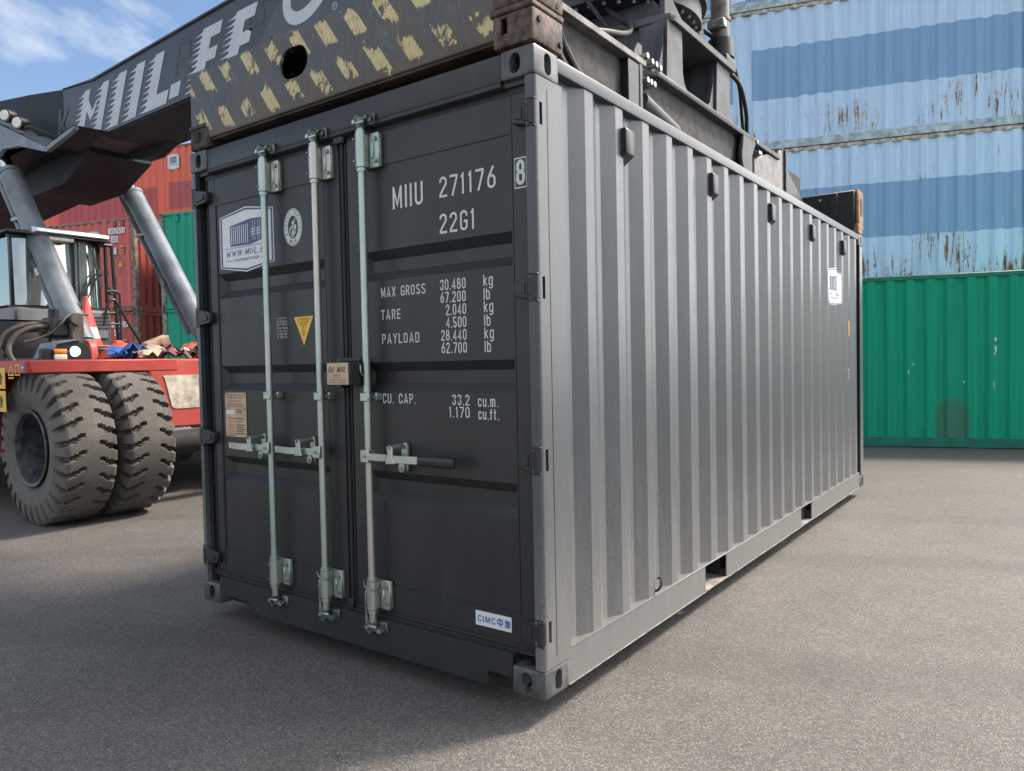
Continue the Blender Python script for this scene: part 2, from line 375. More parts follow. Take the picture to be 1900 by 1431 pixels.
# ------------------------------------------------------------------ narrow stroke lettering
def arc(cx, cy, rx, ry, a0, a1, n=8): return [(cx+rx*math.cos(R(a0+(a1-a0)*i/n)), cy+ry*math.sin(R(a0+(a1-a0)*i/n))) for i in range(n+1)]
ST = .125; A_, B_ = .0625, .40; CX = (A_+B_)/2; RX = (B_-A_)/2; Y0, Y1 = .0625, .9375
def race(y0, y1, a=A_, b=B_):
    cx, r = (a+b)/2, (b-a)/2
    return arc(cx, y1-r, r, r, 0, 180)+arc(cx, y0+r, r, r, 180, 360)
GL = {
 '0': (.4625, [(race(Y0, Y1), 1)]), 'O': (.4625, [(race(Y0, Y1), 1)]),
 '1': (.26, [([(.03, .80), (.135, .90), (.135, 0)], 0), ([(.135, .9), (.135, 1)], 0)]),
 '2': (.4625, [(arc(CX, Y1-RX, RX, RX, 195, 0)+[(B_, .64)]+[(A_+.005, Y0+.1), (A_+.005, Y0), (B_+.06, Y0)], 0)]),
 '3': (.4625, [(arc(CX, Y1-RX, RX, RX, 190, -75), 0), (arc(CX, Y0+RX+.05, RX, RX+.05, 80, -190), 0)]),
 '4': (.48, [([(.33, 0), (.33, Y1), (.05, .27), (.48, .27)], 0)]),
 '5': (.4625, [([(B_+.03, Y1), (A_, Y1), (A_, .53)], 0), (arc(CX, Y0+RX+.06, RX, RX+.06, 150, -170), 0)]),
 '6': (.4625, [(race(Y0, .58), 1), ([(A_, .38), (A_+.03, .52), (B_-.06, 1.0)], 0)]),
 '7': (.4625, [([(0, Y1), (B_, Y1), (B_, Y1-.12), (A_+.08, 0)], 0)]),
 '8': (.4625, [(race(Y0, .535), 1), (race(.50, Y1, A_+.02, B_-.02), 1)]),
 'M': (.56, [([(A_, 0), (A_, 1)], 0), ([(.50, 0), (.50, 1)], 0), ([(A_, .97), (.28, .18), (.50, .97)], 0)]),
 'W': (.66, [([(.05, 1), (.19, .05), (.33, .82), (.47, .05), (.61, 1)], 0)]),
 'Ü': (.4625, [([(A_, .80)]+arc(CX, Y0+RX, RX, RX, 180, 360)+[(B_, .80)], 0), ([(A_+.02, .9), (A_+.02, 1.03)], 0), ([(B_-.02, .9), (B_-.02, 1.03)], 0)]),
 'I': (.125, [([(.0625, 0), (.0625, 1)], 0)]), 'l': (.125, [([(.0625, 0), (.0625, 1)], 0)]),
 'U': (.4625, [([(A_, 1)]+arc(CX, Y0+RX, RX, RX, 180, 360)+[(B_, 1)], 0)]),
 'G': (.4625, [([(B_, .70)]+arc(CX, Y1-RX, RX, RX, 0, 180)+arc(CX, Y0+RX, RX, RX, 180, 360)+[(B_, .46), (CX, .46)], 0)]),
 'C': (.4625, [([(B_, .68)]+arc(CX, Y1-RX, RX, RX, 0, 180)+arc(CX, Y0+RX, RX, RX, 180, 360)+[(B_, .32)], 0)]),
 'A': (.50, [([(.05, 0), (.25, .98), (.45, 0)], 0), ([(.12, .28), (.38, .28)], 0)]),
 'X': (.48, [([(.05, 0), (.43, 1)], 0), ([(.05, 1), (.43, 0)], 0)]),
 'R': (.4625, [([(A_, 0), (A_, Y1), (CX, Y1)]+arc(CX, Y1-.23, RX, .23, 90, -90)+[(A_, .4775)], 0), ([(CX, .46), (B_+.02, 0)], 0)]),
 'P': (.4625, [([(A_, 0), (A_, Y1), (CX, Y1)]+arc(CX, Y1-.24, RX, .24, 90, -90)+[(A_, .4575)], 0)]),
 'D': (.4625, [([(A_, Y0), (A_, Y1), (CX, Y1)]+arc(CX, Y1-RX, RX, RX, 90, 0)+arc(CX, Y0+RX, RX, RX, 0, -90), 1)]),
 'S': (.4625, [(arc(CX, Y1-RX, RX, RX, 5, 180)+[(A_, .66), (B_, .36)]+arc(CX, Y0+RX, RX, RX, 0, -185), 0)]),
 'T': (.44, [([(0, Y1), (.44, Y1)], 0), ([(.22, Y1), (.22, 0)], 0)]),
 'E': (.40, [([(.40, Y1), (A_, Y1), (A_, Y0), (.40, Y0)], 0), ([(A_, .5), (.36, .5)], 0)]),
 'L': (.40, [([(A_, 1), (A_, Y0), (.40, Y0)], 0)]),
 'Y': (.48, [([(.05, 1), (.24, .45), (.43, 1)], 0), ([(.24, .5), (.24, 0)], 0)]),
 'V': (.48, [([(.05, 1), (.24, .04), (.43, 1)], 0)]),
 'B': (.4625, [([(A_, .5), (A_, Y1), (CX, Y1)]+arc(CX, Y1-.22, RX-.02, .22, 90, -90)+[(A_, .5)], 0), ([(A_, .5), (A_, Y0), (CX, Y0)]+arc(CX, Y0+.22, RX, .22, -90, 90), 0)]),
 'k': (.42, [([(A_, 0), (A_, 1)], 0), ([(.38, .72), (.09, .34)], 0), ([(.17, .44), (.39, 0)], 0)]),
 'g': (.4625, [(race(.05, .72), 1), ([(B_, .76), (B_, -.06)]+arc(CX, -.06, RX, .18, 0, -165), 0)]),
 'b': (.4625, [([(A_, 0), (A_, 1)], 0), (race(Y0-.03, .74), 1)]),
 'c': (.40, [([(.34, .52)]+arc(.20, .58, .14, .14, 0, 180)+arc(.20, .19, .14, .14, 180, 360)+[(.34, .26)], 0)]),
 'u': (.4, [([(A_, .75), (A_, .2)]+arc(.2, .19, .14, .14, 180, 360)+[(.34, .75)], 0), ([(.34, .2), (.34, 0)], 0)]),
 'm': (.62, [([(A_, 0), (A_, .75)], 0), ([(A_, .56)]+arc(.17, .60, .115, .1, 170, 0)+[(.285, 0)], 0), ([(.285, .56)]+arc(.40, .60, .115, .1, 170, 0)+[(.515, 0)], 0)]),
 'f': (.30, [([(.11, 0), (.11, .8)]+arc(.24, .8, .13, .14, 180, 80), 0), ([(0, .68), (.27, .68)], 0)]),
 't': (.30, [([(.11, .98), (.11, .2)]+arc(.24, .2, .13, .14, 180, 280), 0), ([(0, .68), (.27, .68)], 0)]),
 '.': (.13, [([(.065, 0), (.065, .13)], 0)]), ' ': (.30, []),
}
def ribbon(pts, closed, w):
    n = len(pts); L = []; Rr = []
    P = [Vector(p) for p in pts]
    for i in range(n):
        if closed: a, b = P[i-1], P[(i+1) % n]
        else: a, b = P[max(i-1, 0)], P[min(i+1, n-1)]
        d1 = (P[i]-a).normalized() if (P[i]-a).length > 1e-9 else (b-P[i]).normalized()
        d2 = (b-P[i]).normalized() if (b-P[i]).length > 1e-9 else d1
        n1 = Vector((-d1.y, d1.x)); n2 = Vector((-d2.y, d2.x)); mt = n1+n2
        mt = mt.normalized() if mt.length > 1e-6 else n1
        k = w/2/max(.45, mt.dot(n1)); L.append(P[i]+mt*k); Rr.append(P[i]-mt*k)
    q = []
    for i in range(n if closed else n-1):
        j = (i+1) % n; q.append([Rr[i], Rr[j], L[j], L[i]])
    return q
def stroke_text(mb, text, fn, x0, x1, z0, h, off=.001, gap=.16, bold=1.0, adv=None):
    ws = [GL[c][0] for c in text]; tot = sum(ws)+gap*(len(text)-1); sx = (x1-x0)/tot; x = 0; li = 0
    for c, w in zip(text, ws):
        for pts, cl in GL[c][1]:
            li += 1
            for q in ribbon([(px*sx, py*h) for px, py in pts], cl, ST*h*bold*.92):
                mb.flat([(x0+x*sx+p.x, z0+p.y) for p in q], fn, off+.00025*(li % 4))
        x += w+gap
_fc = {}
def font_polys(text, shear=0.0, bold=0.0):
    """triangles and size of a text in Blender's own font"""
    k = (text, shear, bold)
    if k in _fc: return _fc[k]
    cu = bpy.data.curves.new('t', 'FONT'); cu.body = text; cu.shear = shear; cu.offset = bold; cu.resolution_u = 3
    ob = bpy.data.objects.new('t', cu); scene.collection.objects.link(ob); bpy.context.view_layer.update()
    me = bpy.data.meshes.new_from_object(ob.evaluated_get(bpy.context.evaluated_depsgraph_get()))
    vs = [(v.co.x, v.co.y) for v in me.vertices]; fs = [list(p.vertices) for p in me.polygons]
    bpy.data.objects.remove(ob); bpy.data.curves.remove(cu); bpy.data.meshes.remove(me)
    _fc[k] = (vs, fs); return _fc[k]
def font_text(mb, text, fn, x0, x1, z0, h, off=.001, shear=0.0, bold=0.0):
    vs, fs = font_polys(text, shear, bold)
    if not vs: return
    xa, xb = min(v[0] for v in vs), max(v[0] for v in vs); ya, yb = min(v[1] for v in vs), max(v[1] for v in vs)
    mb.add([fn(x0+(v[0]-xa)/(xb-xa)*(x1-x0), z0+(v[1]-ya)/(yb-ya)*h, off) for v in vs], fs)
def tiny(mb, fn, x0, x1, z, h, off):
    """a line of print too small to read: short upright dashes grouped into words"""
    rg = random.Random(int(x0*991)+int(z*7919)); x = x0
    while x < x1-h*.3:
        for _ in range(rg.randint(3, 8)):
            w = h*rg.uniform(.30, .55)
            if x+w > x1: break
            mb.flat([(x, z), (x+w*.45, z), (x+w*.45, z+h), (x, z+h)], fn, off)
            if rg.random() < .6: zz = z+h*rg.choice([0, .4, .78]); mb.flat([(x+w*.45, zz), (x+w*.85, zz), (x+w*.85, zz+h*.22), (x+w*.45, zz+h*.22)], fn, off)
            x += w*1.25
        x += h*.6
def wall_y(y): return lambda u, v, o: (u, y-o, v)       # a surface facing -Y
def wall_x(x): return lambda u, v, o: (x+o, u, v)       # a surface facing +X

def hex_sticker(mb, fn, x0, x1, z0, z1, flip=1, detail=True, off=.001):
    """white six sided sticker with a navy border, a drawn container and a web address"""
    W_, H_ = x1-x0, z1-z0; d = .0011
    def P(u, v): return (x0+u*W_, z0+v*H_)
    def hexa(i): return [P(i, .10+i*.5), P(.5, i*1.1), P(1-i, .10+i*.5), P(1-i, .90-i*.5), P(.5, 1-i*1.1), P(i, .90-i*.5)]
    mb.mat(M['white']).flat(hexa(0), fn, off)
    a, b = hexa(.018), hexa(.045); mb.mat(M['navy'])
    for i in range(6): j = (i+1) % 6; mb.flat([a[i], a[j], b[j], b[i]], fn, off+d)
    # container drawing: long side left, end right
    mb.flat([P(.20, .42), P(.58, .41), P(.58, .80), P(.20, .74)], fn, off+d)
    mb.flat([P(.585, .41), P(.80, .46), P(.80, .79), P(.585, .80)], fn, off+d)
    mb.mat(M['white'])
    for k in range(9):
        u = .225+k*.038; mb.flat([P(u, .445), P(u+.013, .445), P(u+.013, .725+.001*k), P(u, .72+.001*k)], fn, off+2*d)
    for u in (.63, .67, .72, .755): mb.flat([P(u, .46), P(u+.007, .46), P(u+.007, .77), P(u, .77)], fn, off+2*d)
    for v in (.54, .58, .62):
        for u in (.605, .70): mb.flat([P(u, v), P(u+.075, v+.013), P(u+.075, v+.031), P(u, v+.018)], fn, off+3*d)
    mb.mat(M['navy'])
    zb_ = z0+.265*H_; stroke_text(mb, 'WWW.MIIL.EE', lambda u, v, o: fn(u+.28*(v-zb_), v, o), x0+.11*W_, x0+.88*W_, zb_, .088*H_, off+d, bold=1.3)
    mb.flat([P(.08, .388), P(.92, .388), P(.92, .395), P(.08, .395)], fn, off+d)
    if detail: font_text(mb, 'KONTEINERITE MÜÜK', fn, x0+.27*W_, x0+.73*W_, z0+.175*H_, .055*H_, off+d)
    for u0, u1 in ((.10, .24), (.76, .90)): mb.flat([P(u0, .195), P(u1, .195), P(u1, .203), P(u0, .203)], fn, off+d)

# ------------------------------------------------------------------ ground
g = MB(); g.add([(-600, -600, 0), (600, -600, 0), (600, 600, 0), (-600, 600, 0)], [(0, 1, 2, 3)])
tag(g.build('ground', M['asphalt'], smooth=0), 'grey asphalt yard under the lifted dark container', 'ground', kind='structure')

# ================================================================== the dark container
CW, CL, CH = 2.40, 6.0, 2.591
box = thing('shipping_container', 'dark grey shipping container with two closed doors hanging just above the asphalt', 'container', (0, 0, LIFT))
PA = M['paint']; SI = M['side']
# corner castings, one mesh with the oval holes cut, mirrored for the eight corners
mb = MB(); mb.box(-.162, .004, -.004, .178, -.001, .118, .014, seg=2)
M['castp'] = simple('worn grey casting paint', (.072, .075, .078), .40, 0, .28, 12, .10)
cast = mb.build('corner_casting', M['castp'])
boolean(cast, [MB().prism(stadium(-.088, .060, .052, .080), -.05, .06, 'y'), MB().prism(stadium(.092, .060, .050, .086), -.07, .05, 'x'),
               MB().box(-.135, -.03, .03, .15, .012, .106), MB().prism(stadium(-.085, .09, .06, .11), .06, .2, 'z'), MB().prism(stadium(-.085, .09, .06, .11), -.1, .03, 'z')])
cast_mesh = cast.data
first = True
for sx, x in ((1, 0), (-1, -CW)):
    for sy, y in ((1, 0), (-1, CL)):
        for sz, z in ((1, 0), (-1, CH)):
            c = cast if first else cast.copy()
            if not first: scene.collection.objects.link(c)
            first = False; c.parent = box; c.location = (x, y, z); c.scale = (sx, sy, sz)

# corner posts
def post_poly(sx, x, sy, y):
    a = [(0, .20), (0, .02)]+[(-.02+.02*math.cos(R(t)), .02-.02*math.sin(R(t))) for t in (20, 45, 70, 90)]+[(-.044, 0), (-.044, .028), (-.022, .05), (-.022, .17), (-.05, .17), (-.05, .20)]
    return [(x+sx*(px), y+sy*py) for px, py in a]
for sx, x in ((1, 0.0), (-1, -CW)):
    pm = MB().mat(SI).prism(post_poly(sx, x, 1, 0), .118, CH-.118, 'z')
    if sx == 1: pm.mat(PA).box(.0002, .0014, .088, .0895, .16, CH-.16)
    po = pm.build('corner_post', SI, box)
    if sx == 1:
        ct = MB()
        for zc in (2.328, 1.646, .960, .268): ct.box(-.034, .01, .033, .053, zc-.044, zc+.044)
        boolean(po, [ct])
for sx, x in ((1, 0.0), (-1, -CW)):
    MB().mat(SI).box(x, x-sx*.012, CL-.13, CL-.006, .118, CH-.118, .002).box(x-sx*.012, x-sx*.15, CL-.04, CL-.004, .118, CH-.118, .002).build('corner_post', SI, box)

# rails
M['dustrail'] = simple('road dusted rail', (.24, .225, .20), .7, 0, .3, 9, .15)
for sx, x in ((1, 0.0), (-1, -CW)):
    m_ = MB().mat(SI)
    m_.box(x-sx*.002, x-sx*.062, .178, CL-.178, CH-.066, CH-.006, .006, seg=2)
    m_.build('top_rail', SI, box)
    m_ = MB().mat(SI); zb, zt = .006, .158
    segs = [(.178, 1.68), (2.02, 3.675), (3.985, CL-.178)]
    for a, b in segs: m_.box(x-sx*.004, x-sx*.012, a, b, zb, zt-.008)
    m_.box(x-sx*.003, x-sx*.052, .178, CL-.178, zt-.008, zt, .002)
    m_.mat(M['dustrail'])
    for a, b in segs: m_.box(x-sx*.0, x-sx*.05, a+.005, b-.005, zb-.004, zb-.0005, .001)
    for a, b in ((1.68, 2.02), (3.675, 3.985)): m_.box(x-sx*.002, x-sx*.60, a-.004, b+.004, zb-.0045, zb+.006, .002)
    m_.mat(M['void'])
    for a, b in ((1.68, 2.02), (3.675, 3.985)):
        m_.box(x-sx*.05, x-sx*1.1, a-.006, a, zb+.01, zt-.01).box(x-sx*.05, x-sx*1.1, b, b+.006, zb+.01, zt-.01).box(x-sx*.052, x-sx*1.1, a, b, zt-.02, zt-.014)
    m_.build('bottom_rail', SI, box)

# corrugated side walls
PIT = .278; CR0 = .400
def corr_breaks(y0, y1):
    """(y, depth) points of the corrugation from y0 to y1, depth 0 at the crest and -.036 in the valley"""
    pts = [(y0, -.036)]; k = 0
    while True:
        c = CR0+PIT*k
        for y, d in ((c-.085, -.036), (c, 0.), (c+.07, 0.), (c+.155, -.036)):
            if y > y1-.01: pts.append((y1, -.036)); return pts
            if y > y0+.001: pts.append((y, d))
        k += 1
SIDE = corr_breaks(.195, CL-.125)
def side_depth(y):
    for (a, da), (b, db) in zip(SIDE, SIDE[1:]):
        if a <= y <= b: return da+(db-da)*(y-a)/max(1e-9, b-a)
    return -.036
for sx, x in ((1, -.010), (-1, -CW+.010)):
    m_ = MB().mat(SI); vs = []; fs = []
    for y, d in SIDE: vs += [(x+sx*d, y, .157), (x+sx*d, y, CH-.066)]
    for i in range(len(SIDE)-1): fs.append((2*i, 2*i+2, 2*i+3, 2*i+1))
    m_.add(vs, fs)
    m_.build('side_panel', SI, box, smooth=0)

# back wall, roof, floor
m_ = MB().mat(SI); vs = []; fs = []
xs = []
for k in range(8):
    c = -.25-k*.27; xs += [(c, .036), (c-.05, 0.), (c-.12, 0.), (c-.17, .036)]
xs = [(-.05, .036)]+xs+[(-CW+.05, .036)]
for x, d in xs: vs += [(x, CL-.04+d-.036, .157), (x, CL-.04+d-.036, CH-.07)]
m_.add(vs, [(2*i, 2*i+2, 2*i+3, 2*i+1) for i in range(len(xs)-1)])
m_.box(-CW+.162, -.162, CL-.06, CL-.006, .0, .157, .003).box(-CW+.162, -.162, CL-.06, CL-.006, CH-.07, CH-.006, .003)
m_.build('end_wall', SI, box, smooth=0)
m_ = MB().mat(PA).box(-CW+.06, -.06, .10, CL-.06, CH-.03, CH-.018); m_.build('roof', PA, box)
m_ = MB().mat(M['floor']).box(-CW+.055, -.055, .10, CL-.06, .150, .178)
m_.mat(M['void'])
for k in range(16): m_.box(-CW+.055, -.055, .30+k*.36, .345+k*.36, .03, .149)
m_.build('floor', M['floor'], box)

# header and sill of the door end
m_ = MB().mat(PA).box(-CW+.162, -.162, .004, .09, CH-.118, CH-.004, .008, seg=2)
m_.box(-CW+.046, -.046, .02, .09, 2.452, CH-.118)
m_.prism([(.004, 2.473), (.0, 2.455), (.012, 2.447), (.05, 2.447), (.05, 2.473)], -CW+.165, -.165, 'x')
m_.build('door_header', PA, box)
m_ = MB().mat(PA).prism([(-CW+.163, .158), (-.163, .158), (-.163, .060), (-.302, .060), (-.310, .0), (-1.950, .0), (-1.958, .060), (-CW+.163, .060)], .002, .012, 'y', .001)
m_.box(-CW+.163, -.163, .0125, .10, .146, .1575).box(-1.94, -.32, .0125, .07, .001, .008)
m_.box(-1.955, -1.935, .0005, .09, .0, .066, .002).box(-.315, -.295, .0005, .09, .0, .066, .002)
m_.box(-CW+.05, -.05, .03, .10, .158, .170)
m_.mat(M['void']).box(-2.238, -1.955, .085, .095, .0, .058).box(-.295, -.162, .085, .095, .0, .058)
m_.build('door_sill', PA, box)

# ------------------------------------------------------------------ doors
RECS = [(1.745, 1.885), (1.225, 1.365), (.715, .855)]
def panel(mb, x0, x1, z0, z1, y, dep=.034):
    """flat sheet with three pressed-in troughs"""
    sl = .042; e = .040
    zs = [z0]
    for a, b in RECS[::-1]:
        mb.add([(x0, y, zs[-1]), (x1, y, zs[-1]), (x1, y, a), (x0, y, a)], [(0, 1, 2, 3)])
        o = [(x0, y, a), (x1, y, a), (x1, y, b), (x0, y, b)]
        i = [(x0+e, y+dep, a+sl), (x1-e*.25, y+dep, a+sl), (x1-e*.25, y+dep, b-sl), (x0+e, y+dep, b-sl)]
        mb.add(o+i, [(4, 5, 6, 7), (0, 1, 5, 4), (1, 2, 6, 5), (2, 3, 7, 6), (3, 0, 4, 7)])
        zs.append(b)
    mb.add([(x0, y, zs[-1]), (x1, y, zs[-1]), (x1, y, z1), (x0, y, z1)], [(0, 1, 2, 3)])
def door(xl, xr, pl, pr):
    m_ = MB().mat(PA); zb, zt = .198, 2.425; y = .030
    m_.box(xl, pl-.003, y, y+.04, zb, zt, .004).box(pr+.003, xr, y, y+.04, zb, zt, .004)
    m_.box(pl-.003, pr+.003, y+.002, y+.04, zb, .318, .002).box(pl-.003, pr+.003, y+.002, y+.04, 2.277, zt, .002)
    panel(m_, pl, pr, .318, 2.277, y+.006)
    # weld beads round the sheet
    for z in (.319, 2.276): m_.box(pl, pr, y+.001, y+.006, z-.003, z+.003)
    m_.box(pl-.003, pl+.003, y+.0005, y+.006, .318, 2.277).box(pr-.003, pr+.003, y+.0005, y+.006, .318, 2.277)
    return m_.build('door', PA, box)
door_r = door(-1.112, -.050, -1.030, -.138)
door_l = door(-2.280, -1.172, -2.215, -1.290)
# rubber seals: round the leaves, in the gap between them; the left channel's shaded paint is blackened too
m_ = MB().mat(M['rubber'])
m_.box(-2.31, -1.125, .034, .075, .170, .199).box(-1.160, -.05, .034, .075, .170, .199)
m_.box(-2.34, -.046, .030, .07, .176, .186, .003)
m_.box(-2.31, -.05, .034, .075, 2.424, 2.453).box(-1.1725, -1.1115, .040, .08, .17, 2.45)
m_.tube([(-1.150, .036, .17), (-1.150, .036, 2.45)], .010).tube([(-1.128, .038, .17), (-1.128, .038, 2.45)], .006)
m_.box(-2.3775, -2.2805, .060, .09, .13, 2.46).tube([(-2.325, .058, .17), (-2.325, .058, 2.44)], .010).tube([(-2.295, .056, .17), (-2.295, .056, 2.44)], .009)
m_.box(-.0495, -.0225, .045, .08, .13, 2.46)
m_.build('door_seal', M['rubber'], box)
for q in ((-1.190, -1.115, .012, .031, 2.418, 2.466, .006), (-1.165, -1.128, .010, .036, .175, .215, .004)): MB().mat(PA).box(*q).build('door_overlap_plate', PA, door_l)

def hinge(parent, s, zc):
    """s=+1 right edge, -1 left edge"""
    x = (lambda u: -u) if s > 0 else (lambda u: -CW+u)
    m_ = MB().mat(PA)
    xa = .112 if s > 0 else .150
    poly = [(x(.045), zc-.045), (x(xa-.01), zc-.035), (x(xa), zc-.028), (x(xa), zc+.020), (x(xa-.012), zc+.028), (x(.045), zc+.045)]
    m_.prism(poly, -.004, .031, 'y', .004)
    m_.prism([(x(.058), zc-.026), (x(xa-.02), zc-.018), (x(xa-.02), zc+.012), (x(.058), zc+.026)], -.010, -.002, 'y', .002)
    m_.cyl((x(.020), .012, zc-.044), (x(.020), .012, zc+.044), .0195, n=20)
    m_.box(x(.050), x(.02), -.003, .03, zc-.034, zc+.034, .004)
    for dz in (-.055, .049): m_.box(x(.002), x(.044), -.003, .03, zc+dz, zc+dz+.008, .002)
    m_.build('hinge', PA, parent)
for zc in (2.328, 1.646, .960, .268): hinge(door_r, 1, zc); hinge(door_l, -1, zc)

# ------------------------------------------------------------------ locking rods
ZN = M['zinc']
def rod(xc, hdir, hlen, grip, seal):
    yr = -.022; m_ = MB().mat(ZN)
    m_.cyl((xc, yr, .12), (xc, yr, 2.47), .0175, n=24)
    for z in (.352, .20, 2.252, 2.425): m_.cyl((xc, yr, z-.008), (xc, yr, z+.008), .0235, n=24)
    rod_ = m_.build('locking_rod', ZN, box)
    for z0, z1 in ((2.264, 2.416), (.212, .342)):
        b = MB().mat(ZN)
        b.cyl((xc, yr, z0), (xc, yr, z1), .0275, n=10).box(xc-.020, xc+.022, yr+.010, .014, z0, z1, .002).box(xc+.026, xc+.086, .004, .014, z0-.004, z1+.004, .003)
        b.box(xc-.03, xc+.086, .014, .0299, z0+.0, z1, .002).box(xc+.040, xc+.056, -.004, .006, z0+.04, z1-.04, .003)
        b.mat(M['bolt'])
        for zz in (z0+.026, z1-.026): b.cyl((xc+.068, .005, zz), (xc+.068, -.006, zz), .011, .009, n=12); b.cyl((xc-.020, yr-.02, zz), (xc-.020, yr-.030, zz), .0045, n=8)
        b.build('rod_bracket', ZN, rod_)
    b = MB().mat(ZN).box(xc-.024, xc+.030, yr-.024, yr-.018, 1.186, 1.226, .003).box(xc-.027, xc-.021, yr-.022, .0345, 1.186, 1.226, .002).box(xc+.022, xc+.040, -.004, .0345, 1.188, 1.224, .004)
    b.mat(M['bolt']).cyl((xc+.031, -.002, 1.206), (xc+.031, -.014, 1.206), .009, .008, n=12)
    b.build('rod_guide', ZN, rod_)
    # cams hooked into keepers on header and sill
    for z, s in ((2.474, 1), (.122, -1)):
        k = MB().mat(M['cam'])
        k.cyl((xc, yr, z-s*.03), (xc, yr, z+s*.012), .026, .022, n=16)
        k.prism([(xc-.035, z+s*.0), (xc+.01, z-s*.012), (xc+.052, z+s*.002), (xc+.056, z+s*.022), (xc+.018, z+s*.012), (xc-.01, z+s*.036), (xc-.034, z+s*.024)], yr-.016, .003, 'y', .004)
        k.box(xc+.02, xc+.078, -.012, .006, z-.022, z+.030, .005).cyl((xc+.06, -.004, z), (xc+.06, -.026, z), .012, n=10)
        k.mat(ZN).cyl((xc-.022, yr-.006, z-s*.004), (xc-.022, yr-.026, z-s*.004), .010, n=10).box(xc-.012, xc+.04, yr-.026, yr-.012, z-s*.018, z-s*.006, .003)
        k.build('cam_keeper', M['cam'], rod_)
    # handle and hasp
    zh = .932; m_ = MB().mat(ZN); x = lambda u: xc+hdir*u
    m_.box(x(-.022), x(.034), yr-.036, yr-.016, zh-.030, zh+.030, .004).box(x(.010), x(.034), yr-.030, .005, zh-.026, zh+.026, .003)
    m_.mat(M['bolt']).cyl((x(.008), yr-.034, zh), (x(.008), yr-.042, zh), .008, n=10).mat(ZN)
    yb = yr-.03
    end = hlen if not grip else .36
    m_.prism([(x(.03), yb-.006), (x(.14), yb-.006), (x(.175), yb-.024), (x(.22), yb-.024), (x(end), yb-.006), (x(end), yb+.004), (x(.22), yb-.013), (x(.175), yb-.013), (x(.14), yb+.005), (x(.03), yb+.005)], zh-.017, zh+.017, 'z', .002)
    if not grip: m_.box(x(hlen-.10), x(hlen), yb-.007, yb+.006, zh-.012, zh+.013, .004)
    m_.build('rod_handle', ZN, rod_)
    if grip:
        MB().mat(M['grip']).box(x(.34), x(.55), yb-.014, yb+.012, zh-.023, zh+.023, .011, seg=3).build('handle_grip', M['grip'], rod_)
    xh = x(.195) if grip else x(.115)
    hs = MB().mat(ZN)
    hs.prism(stadium(xh, zh-.002, .036, .136), .012, .0295, 'y', .002).prism(stadium(xh, zh-.046, .034, .046), -.012, .0125, 'y', .003)
    hs.prism([(xh-.019, zh+.052), (xh+.017, zh+.056), (xh+.016, zh+.008), (xh+.03, zh-.020), (xh-.03, zh-.024), (xh-.012, zh+.012)], yb-.030, yb-.020, 'y', .003)
    hs.cyl((xh, .014, zh+.05), (xh, yb-.028, zh+.05), .012, n=12)
    hs.mat(M['bolt']).cyl((xh, -.01, zh-.052), (xh, -.018, zh-.052), .010, n=12).cyl((xh-.004, yb-.018, zh+.052), (xh-.004, yb-.036, zh+.052), .008, n=10)
    hs.build('handle_hasp', ZN, rod_)
    if seal:
        c_ = MB().mat(M['bolt']); pts = []
        for i in range(15):
            t = 2*math.pi*i/14; pts.append((xc-.002+.034*math.cos(t), yr-.006+.036*math.sin(t), .325-.022*math.cos(t)))
        c_.tube(pts, .0028, 6)
        c_.tube([(xc-.036, yr-.004, .30), (xc-.034, yr-.014, .27), (xc-.030, yr-.016, .22), (xc-.034, yr-.014, .165), (xc-.028, yr-.016, .14), (xc-.020, yr-.014, .15), (xc-.024, yr-.016, .17), (xc-.030, yr-.018, .22)], .0030, 6)
        c_.build('seal_wire', M['bolt'], rod_)
rod(-1.690, -1, .33, False, False)
rod(-1.285, -1, .33, False, True)
rod(-.953, 1, .33, True, True)

# ------------------------------------------------------------------ lock box with its plaque
m_ = MB().mat(M['black'] if 0 else PA).box(-1.140, -.978, -.105, .028, 1.262, 1.372, .006, seg=2)
m_.box(-1.185, -1.142, -.010, .026, 1.245, 1.392, .004).box(-1.19, -1.01, -.004, .02, 1.373, 1.392, .003)
m_.box(-1.02, -.965, -.02, .026, 1.232, 1.258, .003)
lockbox = m_.build('lock_box', PA, box)
m_ = MB(); fn = wall_y(-.1055)
m_.mat(M['copper']).flat([(-1.132, 1.266), (-.986, 1.266), (-.986, 1.366), (-1.132, 1.366)], fn, .0005)
m_.mat(M['plateink']); stroke_text(m_, 'OÜ MIIL', lambda u, v, o: fn(u+.25*(v-1.323), v, o), -1.124, -1.004, 1.323, .026, .0012, bold=1.4)
for a_, b_, z_ in ((-1.085, -1.035, 1.307), (-1.085, -1.035, 1.296), (-1.116, -1.002, 1.284), (-1.122, -.998, 1.272)): tiny(m_, fn, a_, b_, z_, .006, .0012)
m_.build('plaque', M['copper'], lockbox)
for q in ([(-.965, -.05, 1.355), (-.958, -.055, 1.33), (-.958, -.05, 1.312), (-.962, -.035, 1.306), (-.964, -.02, 1.315)], [(-1.0, -.012, 1.262), (-.995, -.02, 1.238), (-.982, -.02, 1.235)]):
    MB().mat(M['bolt']).tube(q, .004).build('lock_hook', M['bolt'], lockbox)


